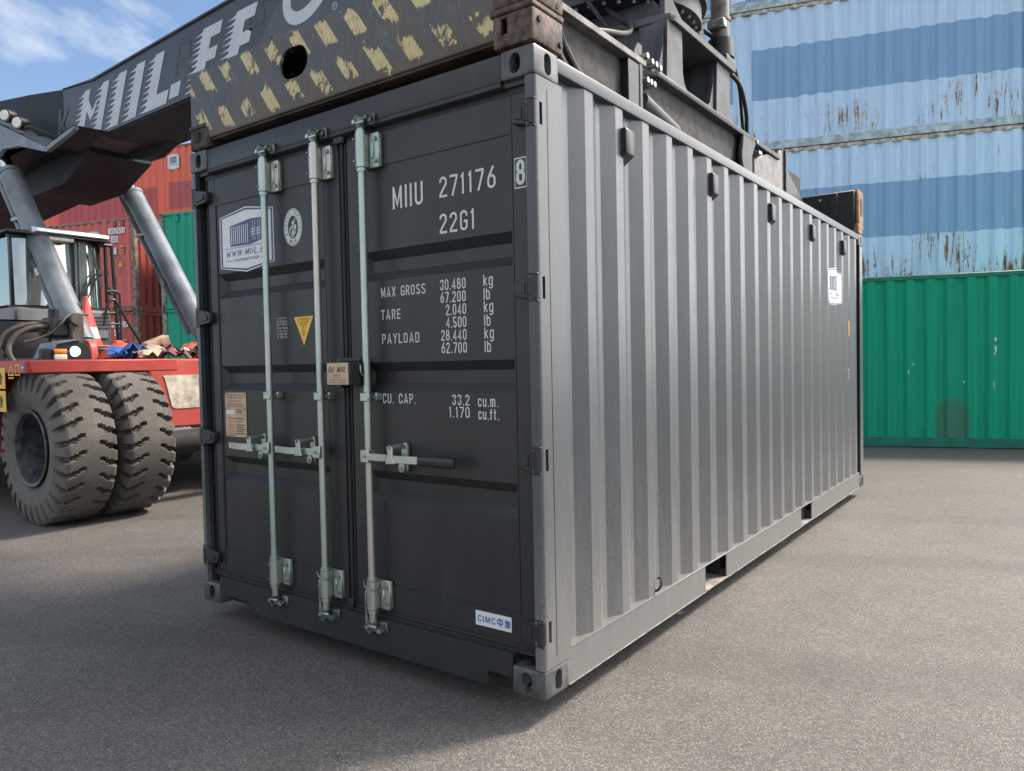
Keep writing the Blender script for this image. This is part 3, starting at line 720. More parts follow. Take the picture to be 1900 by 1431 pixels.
# ------------------------------------------------------------------ writing on the doors
fr = wall_y(.036)
m_ = MB().mat(M['ink'])
stroke_text(m_, 'MIIU', fr, -.815, -.627, 2.061, .102); stroke_text(m_, '271176', fr, -.531, -.222, 2.072, .090); stroke_text(m_, '22G1', fr, -.534, -.335, 1.917, .086)
rows = [('30.480', 'kg'), ('67.200', 'lb'), ('2.040', 'kg'), ('4.500', 'lb'), ('28.440', 'kg'), ('62.700', 'lb')]
for i, (a, b) in enumerate(rows):
    z = 1.672-.0548*i; x0 = -.538 if len(a) == 6 else -.508
    stroke_text(m_, a, fr, x0, -.394, z, .047)
    stroke_text(m_, b, fr, -.298, -.248 if b == 'kg' else -.264, z+(.0 if b == 'lb' else .002), .047)
stroke_text(m_, 'MAX GROSS', fr, -.905, -.626, 1.666, .046); stroke_text(m_, 'TARE', fr, -.908, -.782, 1.562, .046); stroke_text(m_, 'PAYLOAD', fr, -.906, -.668, 1.451, .046)
stroke_text(m_, 'CU. CAP.', fr, -.911, -.700, 1.174, .046); stroke_text(m_, '33.2', fr, -.484, -.386, 1.172, .047); stroke_text(m_, '1.170', fr, -.502, -.386, 1.119, .047)
stroke_text(m_, 'cu.m.', fr, -.340, -.232, 1.168, .046); stroke_text(m_, 'cu.ft.', fr, -.340, -.230, 1.114, .046)
f8 = wall_y(.0298); stroke_text(m_, '8', f8, -0.1125, -0.0725, 2.062, .098, .0012, bold=1.3)
for a in (((-0.1225, 2.048), (-0.0625, 2.048), (-0.0625, 2.053), (-0.1225, 2.053)), ((-0.1225, 2.165), (-0.0625, 2.165), (-0.0625, 2.170), (-0.1225, 2.170)),
          ((-0.1225, 2.053), (-0.1190, 2.053), (-0.1190, 2.165), (-0.1225, 2.165)), ((-0.0660, 2.053), (-0.0625, 2.053), (-0.0625, 2.165), (-0.0660, 2.165))): m_.flat(a, f8, .0012)
m_.build('stencilled_marking', M['ink'], door_r)
m_ = MB().mat(M['white']).flat([(-.375, .233), (-.184, .233), (-.184, .296), (-.375, .296)], wall_y(.0318), .0008)
m_.mat(M['blueink']); fc = wall_y(.0318)
stroke_text(m_, 'CIMC', fc, -.363, -.268, .250, .027, .0016, bold=1.35)
def bars(mb, segs, fn, x0, z0, w, h, t, off):
    for (ax, ay, bx, by) in segs:
        a = Vector((x0+ax*w, z0+ay*h)); b = Vector((x0+bx*w, z0+by*h)); d = (b-a).normalized(); nn = Vector((-d.y, d.x))*t/2
        mb.flat([(a-nn), (b-nn), (b+nn), (a+nn)], fn, off); off += .0001
bars(m_, [(.5, 0, .5, 1), (.08, .30, .08, .82), (.92, .30, .92, .82), (.0, .80, 1, .80), (.0, .34, 1, .34)], fc, -.258, .246, .030, .036, .0046, .0018)
bars(m_, [(.30, .98, .05, .70), (.20, .45, .20, .85), (.15, .84, 1, .84), (.2, .72, .95, .72), (.2, .6, .95, .6), (.2, .48, 1, .48), (.58, .48, .58, .9), (0, .32, 1, .32), (.5, 0, .5, .42), (.48, .32, .08, .04), (.52, .32, .95, .04)], fc, -.220, .246, .030, .036, .0034, .0018)
m_.build('maker_sticker', M['white'], door_r)

m_ = MB(); hex_sticker(m_, fr, -2.182, -1.694, 1.878, 2.232); m_.build('company_sticker', M['white'], door_l)
# oval certification mark
m_ = MB().mat(M['ink']); ox, oz, ra, rb = -1.535, 2.070, .074, .096
def ell(k, n=40): return [(ox+ra*k*math.cos(2*math.pi*i/n), oz+rb*k*math.sin(2*math.pi*i/n)) for i in range(n)]
m_.flat(ell(1.0), fr, .0008); m_.mat(PA)
a, b = ell(.955), ell(.93)
for i in range(40): j = (i+1) % 40; m_.flat([a[i], a[j], b[j], b[i]], fr, .0014)
m_.flat([(ox+ra*.55*math.cos(2*math.pi*i/40), oz+rb*.62*math.sin(2*math.pi*i/40)) for i in range(40)], fr, .0014)
def ring_text(word, a0, a1, flip):
    for i, ch in enumerate(word):
        if ch == ' ': continue
        t = R(a0+(a1-a0)*i/(len(word)-1)); cx, cz = ox+ra*.755*math.cos(t), oz+rb*.79*math.sin(t)
        th = t-math.pi/2 if not flip else t+math.pi/2
        def f(u, v, o, cx=cx, cz=cz, th=th): return fr(cx+u*math.cos(th)-v*math.sin(th), cz+u*math.sin(th)+v*math.cos(th), o)
        if ch in '1828': font_text(m_, ch, f, -.005, .005, -.0075, .015, .0014)
        else: stroke_text(m_, ch, f, -.0045 if ch != 'I' else -.001, .0045 if ch != 'I' else .001, -.0075, .015, .0014, bold=1.1)
ring_text('BUREAU VERITAS', 205, -25, False); ring_text('1828', 248, 292, True)
m_.mat(M['ink'])
bars(m_, [(.50, .10, .52, .62), (.5, .55, .24, .46), (.53, .58, .78, .92), (.5, .35, .34, .05), (.54, .35, .66, .08), (.15, .42, .36, .42), (.62, .5, .86, .5), (.62, .42, .86, .42), (.22, .18, .22, .38), (.74, .16, .74, .38), (.4, .02, .62, .02)], fr, ox-.04, oz-.052, .08, .106, .0062, .002)
m_.flat([(ox+.002+.008*math.cos(R(t)), oz+.022+.009*math.sin(R(t))) for t in range(0, 360, 30)], fr, .0032)
m_.flat([(ox+.022+.009*math.cos(R(t)), oz+.004+.008*math.sin(R(t))) for t in range(0, 360, 30)], fr, .0034)
m_.build('certification_mark', M['ink'], door_l)
# small stencil block
m_ = MB().mat(M['ink'])
for k, dz in enumerate((0, .018, .033, .052, .066, .084, .100)): tiny(m_, fr, -1.690, -1.600 if k else -1.612, 1.604-dz, .0075 if k in (0, 4) else .011, .001)
m_.build('stencilled_marking', M['ink'], door_l)
m_ = MB(); tri = [(-1.553, 1.611), (-1.387, 1.613), (-1.471, 1.452)]
m_.mat(M['blackink']).flat(tri, fr, .0008); c_ = (-1.4705, 1.566)
m_.mat(M['yellow']).flat([((p[0]-c_[0])*.92+c_[0], (p[1]-c_[1])*.92+c_[1]) for p in tri], fr, .0014)
m_.mat(M['blackink']); font_text(m_, 'ATTENTION', fr, -1.519, -1.424, 1.590, .011, .002, 0, .01)
for s_, w_, z in (('THE CONTAINER', .072, 1.577), ('', .062, 1.565), ('', .024, 1.552), ('', .024, 1.538), ('', .026, 1.524), ('', .018, 1.510)):
    if s_: font_text(m_, s_, fr, -1.4708-w_/2, -1.4708+w_/2, z, .008, .002)
    else: tiny(m_, fr, -1.4708-w_/2, -1.4708+w_/2, z, .008, .002)
m_.build('warning_triangle', M['yellow'], door_l)
# data plate
m_ = MB(); x0, x1, z0, z1 = -2.178, -1.980, .966, 1.215
m_.mat(M['copper']).box(x0, x1, .031, .0355, z0, z1, .001)
fp = wall_y(.031); m_.mat(M['plateink'])
lines = [('APPROVED FOR TRANSPORT', .012, .18), ('UNDER CUSTOMS SEAL', .026, .15), ('', .045, .12), ('', .062, .13), ('', .074, .17), ('CSC SAFETY APPROVAL', .145, .15), ('', .160, .12), ('', .178, .08), ('', .190, .08), ('', .202, .09), ('', .214, .09), ('', .226, .09), ('', .238, .08)]
for k, (s_, dz, w_) in enumerate(lines):
    xa = (x0+x1)/2-w_/2 if k < 7 else x0+.016
    if s_: font_text(m_, s_, fp, xa, xa+w_, z1-dz-.006, .0075, .0008)
    else: tiny(m_, fp, xa, xa+w_, z1-dz-.006, .006, .0008)
for z in (.053, .083, .13): m_.flat([(x0+.006, z1-z-.012), (x1-.006, z1-z-.012), (x1-.006, z1-z-.0105), (x0+.006, z1-z-.0105)], fp, .0008)
for k in range(5): m_.flat([(x0+.105, z1-.184-.012*k), (x1-.012-.02*(k % 2), z1-.184-.012*k), (x1-.012-.02*(k % 2), z1-.178-.012*k), (x0+.105, z1-.178-.012*k)], fp, .0008)
tiny(m_, fp, x0+.115, x1-.03, z1-.112, .012, .0008)
m_.mat(M['white']).flat([(x0+.014, z1-.122), (x0+.095, z1-.122), (x0+.095, z1-.098), (x0+.014, z1-.098)], fp, .0012)
m_.mat(M['plateink'])
for xx in (x0+.008, x1-.008, (x0+x1)/2):
    for zz in (z1-.007, z0+.007, z1-.09): m_.cyl((xx, .031, zz), (xx, .0295, zz), .004, n=8) if not (xx == (x0+x1)/2 and zz < z1-.05) else None
m_.build('data_plate', M['copper'], door_l)

# ------------------------------------------------------------------ side wall details
side = [o for o in box.children if o.name.startswith('side_panel')][0]
for yc in (.78, 1.87, 2.98, 4.06, 5.16):
    # little ventilator riveted into a valley of the corrugation
    zc = 2.36; x0 = -.046; m_ = MB().mat(PA)
    m_.box(x0, x0+.004, yc-.05, yc+.048, zc-.115, zc+.10, .001)
    m_.prism([(x0, zc-.085), (x0+.062, zc-.040), (x0+.062, zc+.072), (x0+.054, zc+.080), (x0, zc+.080)], yc-.045, yc+.04, 'y', .003)
    m_.mat(M['void'])
    for dy in (-.02, .02):
        for zz in (zc+.092, zc-.102): m_.cyl((x0+.004, yc+dy, zz), (x0+.009, yc+dy, zz), .008, n=8)
    m_.build('vent', SI, box)
# sticker pressed over the corrugation
m_ = MB(); hex_sticker(m_, lambda u, v, o: (o, u, v), 4.575, 5.150, 1.815, 2.160, detail=True)
def conform(mb, xb):
    bm = bmesh.new(); vs = [bm.verts.new(v) for v in mb.v]
    for f, mi in zip(mb.f, mb.m):
        try: fc = bm.faces.new([vs[i] for i in f]); fc.material_index = mi
        except ValueError: pass
    for y, d in SIDE: bmesh.ops.bisect_plane(bm, geom=bm.verts[:]+bm.edges[:]+bm.faces[:], plane_co=(0, y, 0), plane_no=(0, 1, 0))
    for v in bm.verts: v.co.x = xb+side_depth(v.co.y)+v.co.x*1.6+.0006
    bm.verts.index_update(); out = MB(); out.mats = mb.mats; out.v = [tuple(v.co) for v in bm.verts]
    for f in bm.faces: out.f.append(tuple(v.index for v in f.verts)); out.m.append(f.material_index)
    bm.free(); return out
conform(m_, -.010).build('company_sticker', M['white'], box)
m_ = MB(); fx = lambda u, v, o: (o, u, v)
m_.mat(M['yellow']).flat([(5.398, 1.545), (5.425, 1.545), (5.425, 1.695), (5.398, 1.695)], fx, .001)
conform(m_, -.010).build('warning_strip', M['yellow'], box)
m_ = MB(); m_.mat(M['white']).flat([(5.385, 1.135), (5.415, 1.135), (5.415, 1.225), (5.385, 1.225)], fx, .001); m_.mat(SI).flat([(5.39, 1.142), (5.408, 1.142), (5.408, 1.218), (5.39, 1.218)], fx, .002)
conform(m_, -.010).build('marking_plate', M['white'], box)
m_ = MB().mat(M['void']); m_.tube([(-.02, 1.035, .172), (.004, 1.030, .185), (.016, 1.04, .205), (.010, 1.06, .225), (-.004, 1.075, .232), (-.02, 1.085, .228)], .006); m_.build('lashing_ring', M['void'], box)

# ================================================================== stacked containers in the yard
YARD = R(17); YU = Vector((math.cos(YARD), math.sin(YARD), 0)); YN = Vector((math.sin(YARD), -math.cos(YARD), 0))
M['old'] = simple('rusty rail steel', (.21, .155, .12), .7, 0, .45, 7, .2)
M['oldgreen'] = simple('mossy post steel', (.20, .25, .19), .7, 0, .4, 9, .2)
M['castgrey'] = simple('dirty casting steel', (.16, .14, .12), .7, 0, .3, 9, .2)
def stack_box(label, loc, L, H, paint, rail=None, toprail=None, post=None, group='containers stacked at the back of the yard', endpaint=None, pocket=False):
    """local frame: x from -L to 0, near long side at y=0, depth 2.44"""
    D = 2.44
    t = thing('stacked_container', label, 'container', loc, YARD, group)
    rail = rail or paint; toprail = toprail or rail; post = post or rail
    n = MB().mat(paint); vs = []; fs = []; x = -.17; k = 0; pr = [(-.16, .040)]
    while x-.278 > -L+.17: pr += [(x, .044), (x-.052, .004), (x-.140, .004), (x-.192, .044)]; x -= .278
    pr.append((-L+.16, .040))
    for px, d in pr: vs += [(px, d, .155), (px, d, H-.075)]
    n.add(vs, [(2*i, 2*i+2, 2*i+3, 2*i+1) for i in range(len(pr)-1)]); n.build('side_panel', paint, t, smooth=0)
    n = MB().mat(paint); n.add([(v[0], D-v[1], v[2]) for v in vs], [(2*i, 2*i+2, 2*i+3, 2*i+1) for i in range(len(pr)-1)]); n.build('side_panel', paint, t, smooth=0)
    for xe, s in ((0, -1), (-L, 1)):
        n = MB().mat(endpaint or paint); y = .16; ee = []
        while y < D-.2: ee += [(y, .05), (y+.05, .01), (y+.13, .01), (y+.18, .05)]; y += .25
        ee.append((D-.12, .05)); w = []
        for py, d in ee: w += [(xe+s*d, py, .15), (xe+s*d, py, H-.1)]
        n.add(w, [(2*i, 2*i+2, 2*i+3, 2*i+1) for i in range(len(ee)-1)])
        n.box(xe+s*.005, xe+s*.06, .15, D-.15, .0, .15, .004).box(xe+s*.005, xe+s*.06, .15, D-.15, H-.1, H-.005, .004)
        n.build('end_wall', paint, t, smooth=0)
    for y0, y1 in ((.002, .06), (D-.06, D-.002)):
        MB().mat(toprail).box(-L+.17, -.17, y0, y1, H-.075, H-.008, .006).build('top_rail', rail, t)
        b = MB().mat(rail).box(-L+.17, -.17, y0, y0+.05, .010, .155, .004); b.build('bottom_rail', rail, t)
    for xe, s in ((0, -1), (-L, 1)):
        for y0, y1 in ((.001, .12), (D-.12, D-.001)):
            MB().mat(post).box(xe+s*.001, xe+s*.155, y0, y1, .118, H-.118, .012).build('corner_post', rail, t)
    MB().mat(paint).box(-L+.06, -.06, .06, D-.06, H-.035, H-.02).build('roof', paint, t)
    MB().mat(M['floor']).box(-L+.06, -.06, .06, D-.06, .10, .15).build('floor', M['floor'], t)
    for sx, xx in ((1, 0), (-1, -L)):
        for sy, yy in ((1, 0), (-1, D)):
            for sz, zz in ((1, 0), (-1, H)):
                c = bpy.data.objects.new('corner_casting', cast_old); scene.collection.objects.link(c)
                c.parent = t; c.location = (xx, yy, zz); c.scale = (sx, sy, sz)
    return t
cast_old = cast_mesh.copy(); cast_old.materials.clear(); cast_old.materials.append(M['castgrey'])
def spl(ref, u, n, z): p = ref+YU*u-YN*n; return (p.x, p.y, z)

BLUE = (.51, .70, .93); DBLUE = (.225, .385, .60); GRN = (.0, .32, .18)
gref = Vector((-.85, 10.5, 0))
P_green = stack_paint('green container paint', GRN, .03, [], 3.1, .2, .16, blob=(-3.03, .36, .24, .42, (.045, .20, .13)))
green1 = stack_box('bright green container on the ground below two rust streaked pale blue ones', spl(gref, 4.25, 0, 0), 12.19, 2.69, P_green, simple('green rail paint', (.0, .15, .10), .55, 0, .15, 7, .1))
fn = wall_y(.003); rg = random.Random(5)
for (u, z, w, h) in ((-2.45, 1.66, .014, .09), (-2.45, 1.52, .018, .14), (-2.46, 1.44, .012, .05), (-2.47, .97, .006, .16), (-3.56, 1.30, .012, .03), (-3.63, 1.18, .010, .10), (-2.87, 1.02, .012, .03)):
    k = rg.randint(6, 9); MB().mat(M['white']).flat([(u+w*math.cos(2*math.pi*i/k)*rg.uniform(.35, 1.2), z+h/2*math.sin(2*math.pi*i/k)*rg.uniform(.6, 1.1)) for i in range(k)], fn, .002).build('paint_scrape', M['white'], green1)

bref = Vector((-2.356, 11.815, 0))
P_b2 = stack_paint('pale blue paint, lower', BLUE, .50, [(-15, .2, .86, 1.82, DBLUE)], 1.3, 1.1)
P_b3 = stack_paint('pale blue paint, upper', BLUE, .42, [(-4.50, .2, .93, 1.86, DBLUE), (-9.0, -4.83, .93, 1.86, DBLUE)], 9.4, .75)
P_b4 = stack_paint('blue and white paint', DBLUE, .15, [(-4.86, -4.60, .2, 3, (.62, .70, .78)), (-4.2, -3.9, .2, 3, (.62, .70, .78))], 5.2)
RB = simple('grey blue rail', (.36, .45, .50), .55, 0, .25, 7, .2); RO = simple('rust bitten pale rail', (.40, .35, .30), .65, 0, .5, 9, .25)
blue2 = stack_box('rust streaked pale blue container resting on the bright green one', spl(bref, 3.85, 0, 2.70), 12.19, 2.59, P_b2, RB, RO)
blue3 = stack_box('pale blue container two above the green one, wide darker blue band', spl(bref, 3.85, 0, 5.29), 12.19, 2.59, P_b3, RB, RO)
blue4 = stack_box('darker blue container at the very top of the blue stack', spl(bref, 3.85, 0, 7.88), 12.19, 2.59, P_b4, RB, RO)

rref = Vector((-18.93, 8.215, 0)); RED = (.70, .165, .115); DRED = (.40, .11, .115)
P_r1 = stack_paint('dull red paint, low', (.50, .115, .10), .12, [], 2.2, .5); P_r1e = stack_paint('dark red end paint', (.34, .06, .05), .18, [], 8.2, .6)
P_r2 = stack_paint('red paint, middle', (.60, .16, .145), .16, [(-.79, -.72, 1.55, 1.75, DRED), (-.62, -.50, 1.0, 1.60, DRED), (-.79, -.70, .75, .95, DRED), (-4.4, -3.5, 1.6, 2.3, DRED)], 4.2, .6)
P_r3 = stack_paint('red paint, top', RED, .22, [(-1.95, -.42, .62, 1.42, DRED), (-6.5, -2.4, .3, 1.35, DRED)], 6.7, .8)
P_gl = stack_paint('sea green container paint', (.02, .36, .235), .06, [], 7.7, .3, .2)
RR = simple('rusty red rail', (.22, .085, .065), .65, 0, .4, 8, .2)
red1 = stack_box('dull red container at the bottom of the red stack, blue sticker on its end', spl(rref, 0, 0, 0), 12.19, 3.08, P_r1, RR, RR, M['old'], endpaint=P_r1e)
red2 = stack_box('red container in the middle of the red stack with white numbered plates', spl(rref, 0, 0, 3.085), 12.19, 2.60, P_r2, RR, M['old'], M['old'], endpaint=P_r1e)
red3 = stack_box('brighter red container on top of the red stack, level with the crane boom', spl(rref, 1.28, 2.0, 5.69), 12.19, 2.53, P_r3, RR, RR, RR)
gl1 = stack_box('lower sea green container beside the red stack', spl(rref, .86+6.06, 0, 0), 6.06, 3.08, P_gl, None, None, M['oldgreen'])
gl2 = stack_box('upper sea green container beside the red stack', spl(rref, .86+6.06, 0, 3.085), 6.06, 2.60, P_gl, None, None, M['oldgreen'])
def plates(t, H, dx, num, code, seed):
    a = MB(); f = wall_y(.0015)
    a.mat(M['white']).flat([(dx-.60, H-.42), (dx+.0, H-.42), (dx+.0, H-.26), (dx-.60, H-.26)], f, .001).flat([(dx-.50, H-.66), (dx-.26, H-.66), (dx-.26, H-.48), (dx-.50, H-.48)], f, .001)
    a.mat(M['blackink']); stroke_text(a, num, f, dx-.52, dx-.03, H-.40, .11, .002, bold=1.1); stroke_text(a, code, f, dx-.47, dx-.30, H-.63, .12, .002, bold=1.1)
    a.build('number_plate', M['white'], t)
    a = MB(); a.mat(M['blackink']).prism([(dx-.10, H-1.35), (dx-.28, H-1.35), (dx-.19, H-1.12)], -.002, .004, 'y'); a.mat(M['yellow']).prism([(dx-.115, H-1.342), (dx-.265, H-1.342), (dx-.19, H-1.148)], -.004, -.0025, 'y')
    a.mat(M['blackink']).box(dx-.195, dx-.185, -.006, -.004, H-1.31, H-1.22); a.build('warning_label', M['yellow'], t)
    a = MB(); a.mat(M['yellow']).box(dx-.16, dx-.06, -.001, .003, H-.98, H-.76); a.mat(M['blackink']).box(dx-.15, dx-.07, -.003, -.001, H-.95, H-.90).box(dx-.15, dx-.07, -.003, -.001, H-.87, H-.80); a.build('warning_label', M['yellow'], t)
    a = MB(); a.mat(M['white']).box(dx-.42, dx-.32, -.001, .003, H-1.0, H-.80); a.build('white_label', M['white'], t)
plates(red2, 2.60, -.34, '657571', '45', 1); plates(red1, 3.08, -.34, '65126', '45', 1)
a = MB(); f = wall_y(.0015); a.mat(M['white']).flat([(-.98, 2.10), (-.42, 2.10), (-.42, 2.26), (-.98, 2.26)], f, .001).flat([(-.78, 1.86), (-.56, 1.86), (-.56, 2.02), (-.78, 2.02)], f, .001)
a.mat(M['blackink']); stroke_text(a, '65285', f, -.94, -.47, 2.12, .11, .002); stroke_text(a, '16', f, -.74, -.60, 1.885, .11, .002); a.build('number_plate', M['white'], red3)
a = MB(); a.mat(M['yellow']).box(-.56, -.44, -.001, .003, 1.50, 1.76); a.mat(M['blackink']).box(-.53, -.47, -.003, -.001, 1.54, 1.60).box(-.53, -.47, -.003, -.001, 1.65, 1.72); a.build('warning_label', M['yellow'], red3)
a = MB(); a.mat(M['yellow']).box(-.62, -.36, -.001, .003, .60, .74); a.mat(M['blackink']).box(-.59, -.39, -.003, -.001, .63, .655).box(-.59, -.39, -.003, -.001, .685, .71); a.build('warning_label', M['yellow'], red3)
a = MB(); a.mat(M['yellow']).prism([(-.80, .56), (-1.00, .56), (-.90, .80)], -.001, .003, 'y'); a.mat(M['blackink']).box(-.905, -.895, -.003, -.001, .60, .72); a.build('warning_label', M['yellow'], red3)
for t, x0, z0, w, h in ((red3, -1.95, 1.78, .45, .50), (red2, -1.75, 1.82, .5, .5)):
    a = MB(); hex_sticker(a, wall_y(.0015), x0, x0+w, z0, z0+h, detail=False, off=.001); a.build('company_sticker', M['white'], t)
a = MB(); hex_sticker(a, wall_x(-.009), .95, 1.75, 1.65, 2.35, detail=False, off=.001); a.build('company_sticker', M['white'], red1)
for t, H, s in ((red2, 2.6, .16), (red3, 2.53, .16), (gl2, 2.6, .14), (gl1, 3.08, .14)):     # little ventilators
    L_ = 6.06 if t in (gl1, gl2) else 12.19
    for xx in ((-.42, -.72) if t in (red2, red3) else (-L_+.62,)):
        MB().mat(t.children[0].data.materials[0]).box(xx-.035, xx+.035, -.002, .035, H-.26, H-.10, .006).build('vent', None, t)

# ================================================================== spreader hanging over the container
M['spread'] = simple('grey machine paint', (.054, .060, .068), .58, 0, .28, 4, .06)
M['scuff'] = simple('scuffed grey steel', (.15, .143, .135), .5, .1, .30, 9, .15)
M['shadeweb'] = simple('web plate in flange shadow', (.024, .024, .026), .78, .1, .4, 14, .12)  # web colour darkened for the shadow under the flange
M['darkrust'] = simple('grimy dark cast steel', (.040, .034, .031), .7, .1, .4, 16, .3, bscale=60)
M['rusty'] = simple('rust brown cast steel', (.082, .056, .046), .72, .1, .5, 22, .35, bscale=60)
def hazard():
    m, t, p = newmat('worn hazard stripes'); co = objco(t); s = sepz(t)
    q = math_(t, 'ADD', s.outputs[0], math_(t, 'MULTIPLY', s.outputs[2], .72))
    fr_ = math_(t, 'FRACT', math_(t, 'MULTIPLY', math_(t, 'ADD', q, 20.05), 1/.200))
    st = math_(t, 'LESS_THAN', fr_, .44)
    # the paint has been scraped off in patches, most of all along the middle and edges
    n1 = noise(t, objco(t, (1, 1, .7)), 12, 9, .72, .7); n2 = noise(t, objco(t, (5, 5, 1)), 7, 5, .75); n3 = noise(t, co, 2.6, 3, .5)
    midz = math_(t, 'ABSOLUTE', math_(t, 'SUBTRACT', s.outputs[2], 2.945))
    mid = ramp(t, midz, [(.018, .16), (.07, 0.0), (.15, 0.0), (.19, .12)])
    wear = math_(t, 'ADD', math_(t, 'ADD', math_(t, 'MULTIPLY', n1, .60), math_(t, 'MULTIPLY', n2, .26)), math_(t, 'ADD', math_(t, 'MULTIPLY', n3, .30), mid.outputs[0]))
    keep = ramp(t, wear, [(.615, 1.0), (.63, 0.0)]).outputs[0]
    yk = math_(t, 'MULTIPLY', st, keep)
    base = ramp(t, noise(t, co, 5, 8, .7, .5), [(.28, (.035, .043, .052)), (.46, (.072, .080, .088)), (.58, (.095, .082, .070)), (.72, (.14, .085, .055))]).outputs[0]
    gn = ramp(t, noise(t, co, 3.3, 7, .75, .8), [(.60, 0.0), (.68, .65)]).outputs[0]
    base = mixrgb(t, gn, base, (.10, .15, .10))
    scr = noise(t, objco(t, (60, 60, 5)), 1.3, 5, .72, 2.0); sk = ramp(t, scr, [(.57, 0.0), (.61, .65), (.65, 0.0)]).outputs[0]
    base = mixrgb(t, sk, base, (.20, .20, .20))
    scr2 = noise(t, objco(t, (9, 9, 55)), 1.1, 5, .72, 2.5); sk3 = ramp(t, scr2, [(.58, 0.0), (.61, .5), (.64, 0.0)]).outputs[0]; base = mixrgb(t, sk3, base, (.16, .14, .12))
    lowz = N(t, 'ShaderNodeMapRange', i_1=2.86, i_2=2.745, i_3=0.0, i_4=.9); t.links.new(s.outputs[2], lowz.inputs[0]); base = mixrgb(t, math_(t, 'MULTIPLY', lowz.outputs[0], noise(t, co, 7, 6, .7)), base, (.13, .085, .05))
    sk2 = ramp(t, noise(t, objco(t, (70, 70, 9)), 1.1, 6, .75, 3.0), [(.56, 1.0), (.60, 0.0)]).outputs[0]
    yk = math_(t, 'MULTIPLY', yk, sk2)
    yc = ramp(t, noise(t, co, 26, 4, .7), [(.3, (.50, .41, .20)), (.7, (.64, .54, .29))]).outputs[0]
    c = mixrgb(t, yk, base, yc)
    t.links.new(c, p.inputs['Base Color']); t.links.new(math_(t, 'MULTIPLY_ADD', n1, .3, .38), p.inputs['Roughness'])
    bump(t, p, math_(t, 'ADD', math_(t, 'MULTIPLY', keep, st), noise(t, co, 22, 6, .7)), .22, .006)
    return m
M['hazard'] = hazard()
SO = (-1.2, 3.0, CH+LIFT)
sp = thing('container_spreader', 'grey lifting frame with scraped black and yellow end beam clamped onto the dark container', 'spreader', SO)
m_ = MB().mat(M['hazard']).box(-2.385, -.150, .0, .30, 2.745, 3.140, .014, seg=2)
eb = m_.build('end_beam', M['hazard'], sp, SO)
boolean(eb, [MB().prism(stadium(-1.447, 2.975, .215, .155), -.2, .27, 'y'), MB().box(-2.36, -.17, .012, .285, 2.757, 3.128)], SO)
# material coordinates of the beam are relative to the spreader's base: shift them back
def shift_obj(m, off):
    t = m.node_tree
    for nn in [n for n in t.nodes if n.type == 'TEX_COORD']:
        va = N(t, 'ShaderNodeVectorMath', operation='ADD'); va.inputs[1].default_value = off
        for l in list(nn.outputs['Object'].links):
            to = l.to_socket; t.links.remove(l); t.links.new(va.outputs[0], to)
        t.links.new(nn.outputs['Object'], va.inputs[0])
shift_obj(M['hazard'], SO)
def SPB(mb, name, mat): return mb.build(name, mat, sp, SO)
# underside plate, lip and the narrow left twistlock housing
m_ = MB().mat(M['underside']).box(-2.37, -.165, .015, .298, 2.735, 2.744).box(-2.30, -.19, .31, .33, 2.70, 3.05)
m_.box(-2.2, -.2, .10, .28, 2.700, 2.734, .006); SPB(m_, 'underside_plate', M['underside'])
m_ = MB().mat(M['darkrust']).box(-2.388, -2.200, -.006, .20, 2.698, 2.815, .010).box(-2.392, -2.23, -.010, .19, 2.81, 2.835, .006)
m_.mat(M['void']).box(-2.33, -2.28, -.014, -.005, 2.74, 2.79)
SPB(m_, 'twistlock_housing', M['darkrust'])
m_ = MB().mat(M['rusty'])
m_.box(-.192, .004, -.008, .215, 2.702, 2.832, .012, seg=2).box(-.205, .006, -.014, .222, 2.832, 2.858, .006).box(-.196, .010, -.010, .218, 2.858, 3.16, .020, seg=2)
rb = SPB(m_, 'twistlock_housing', M['rusty'])
boolean(rb, [MB().cyl((-.1, .10, 3.02), (.1, .10, 3.02), .072, n=28), MB().box(-.150, -.118, -.1, .06, 2.752, 2.815)], SO)
for (y, z) in ((.035, 2.79), (.165, 2.885), (.185, 2.735), (.05, 2.90)): SPB(MB().mat(M['void']).cyl((.0025, y, z), (.0125, y, z), .0125, n=12), 'bolt_hole', M['void'])
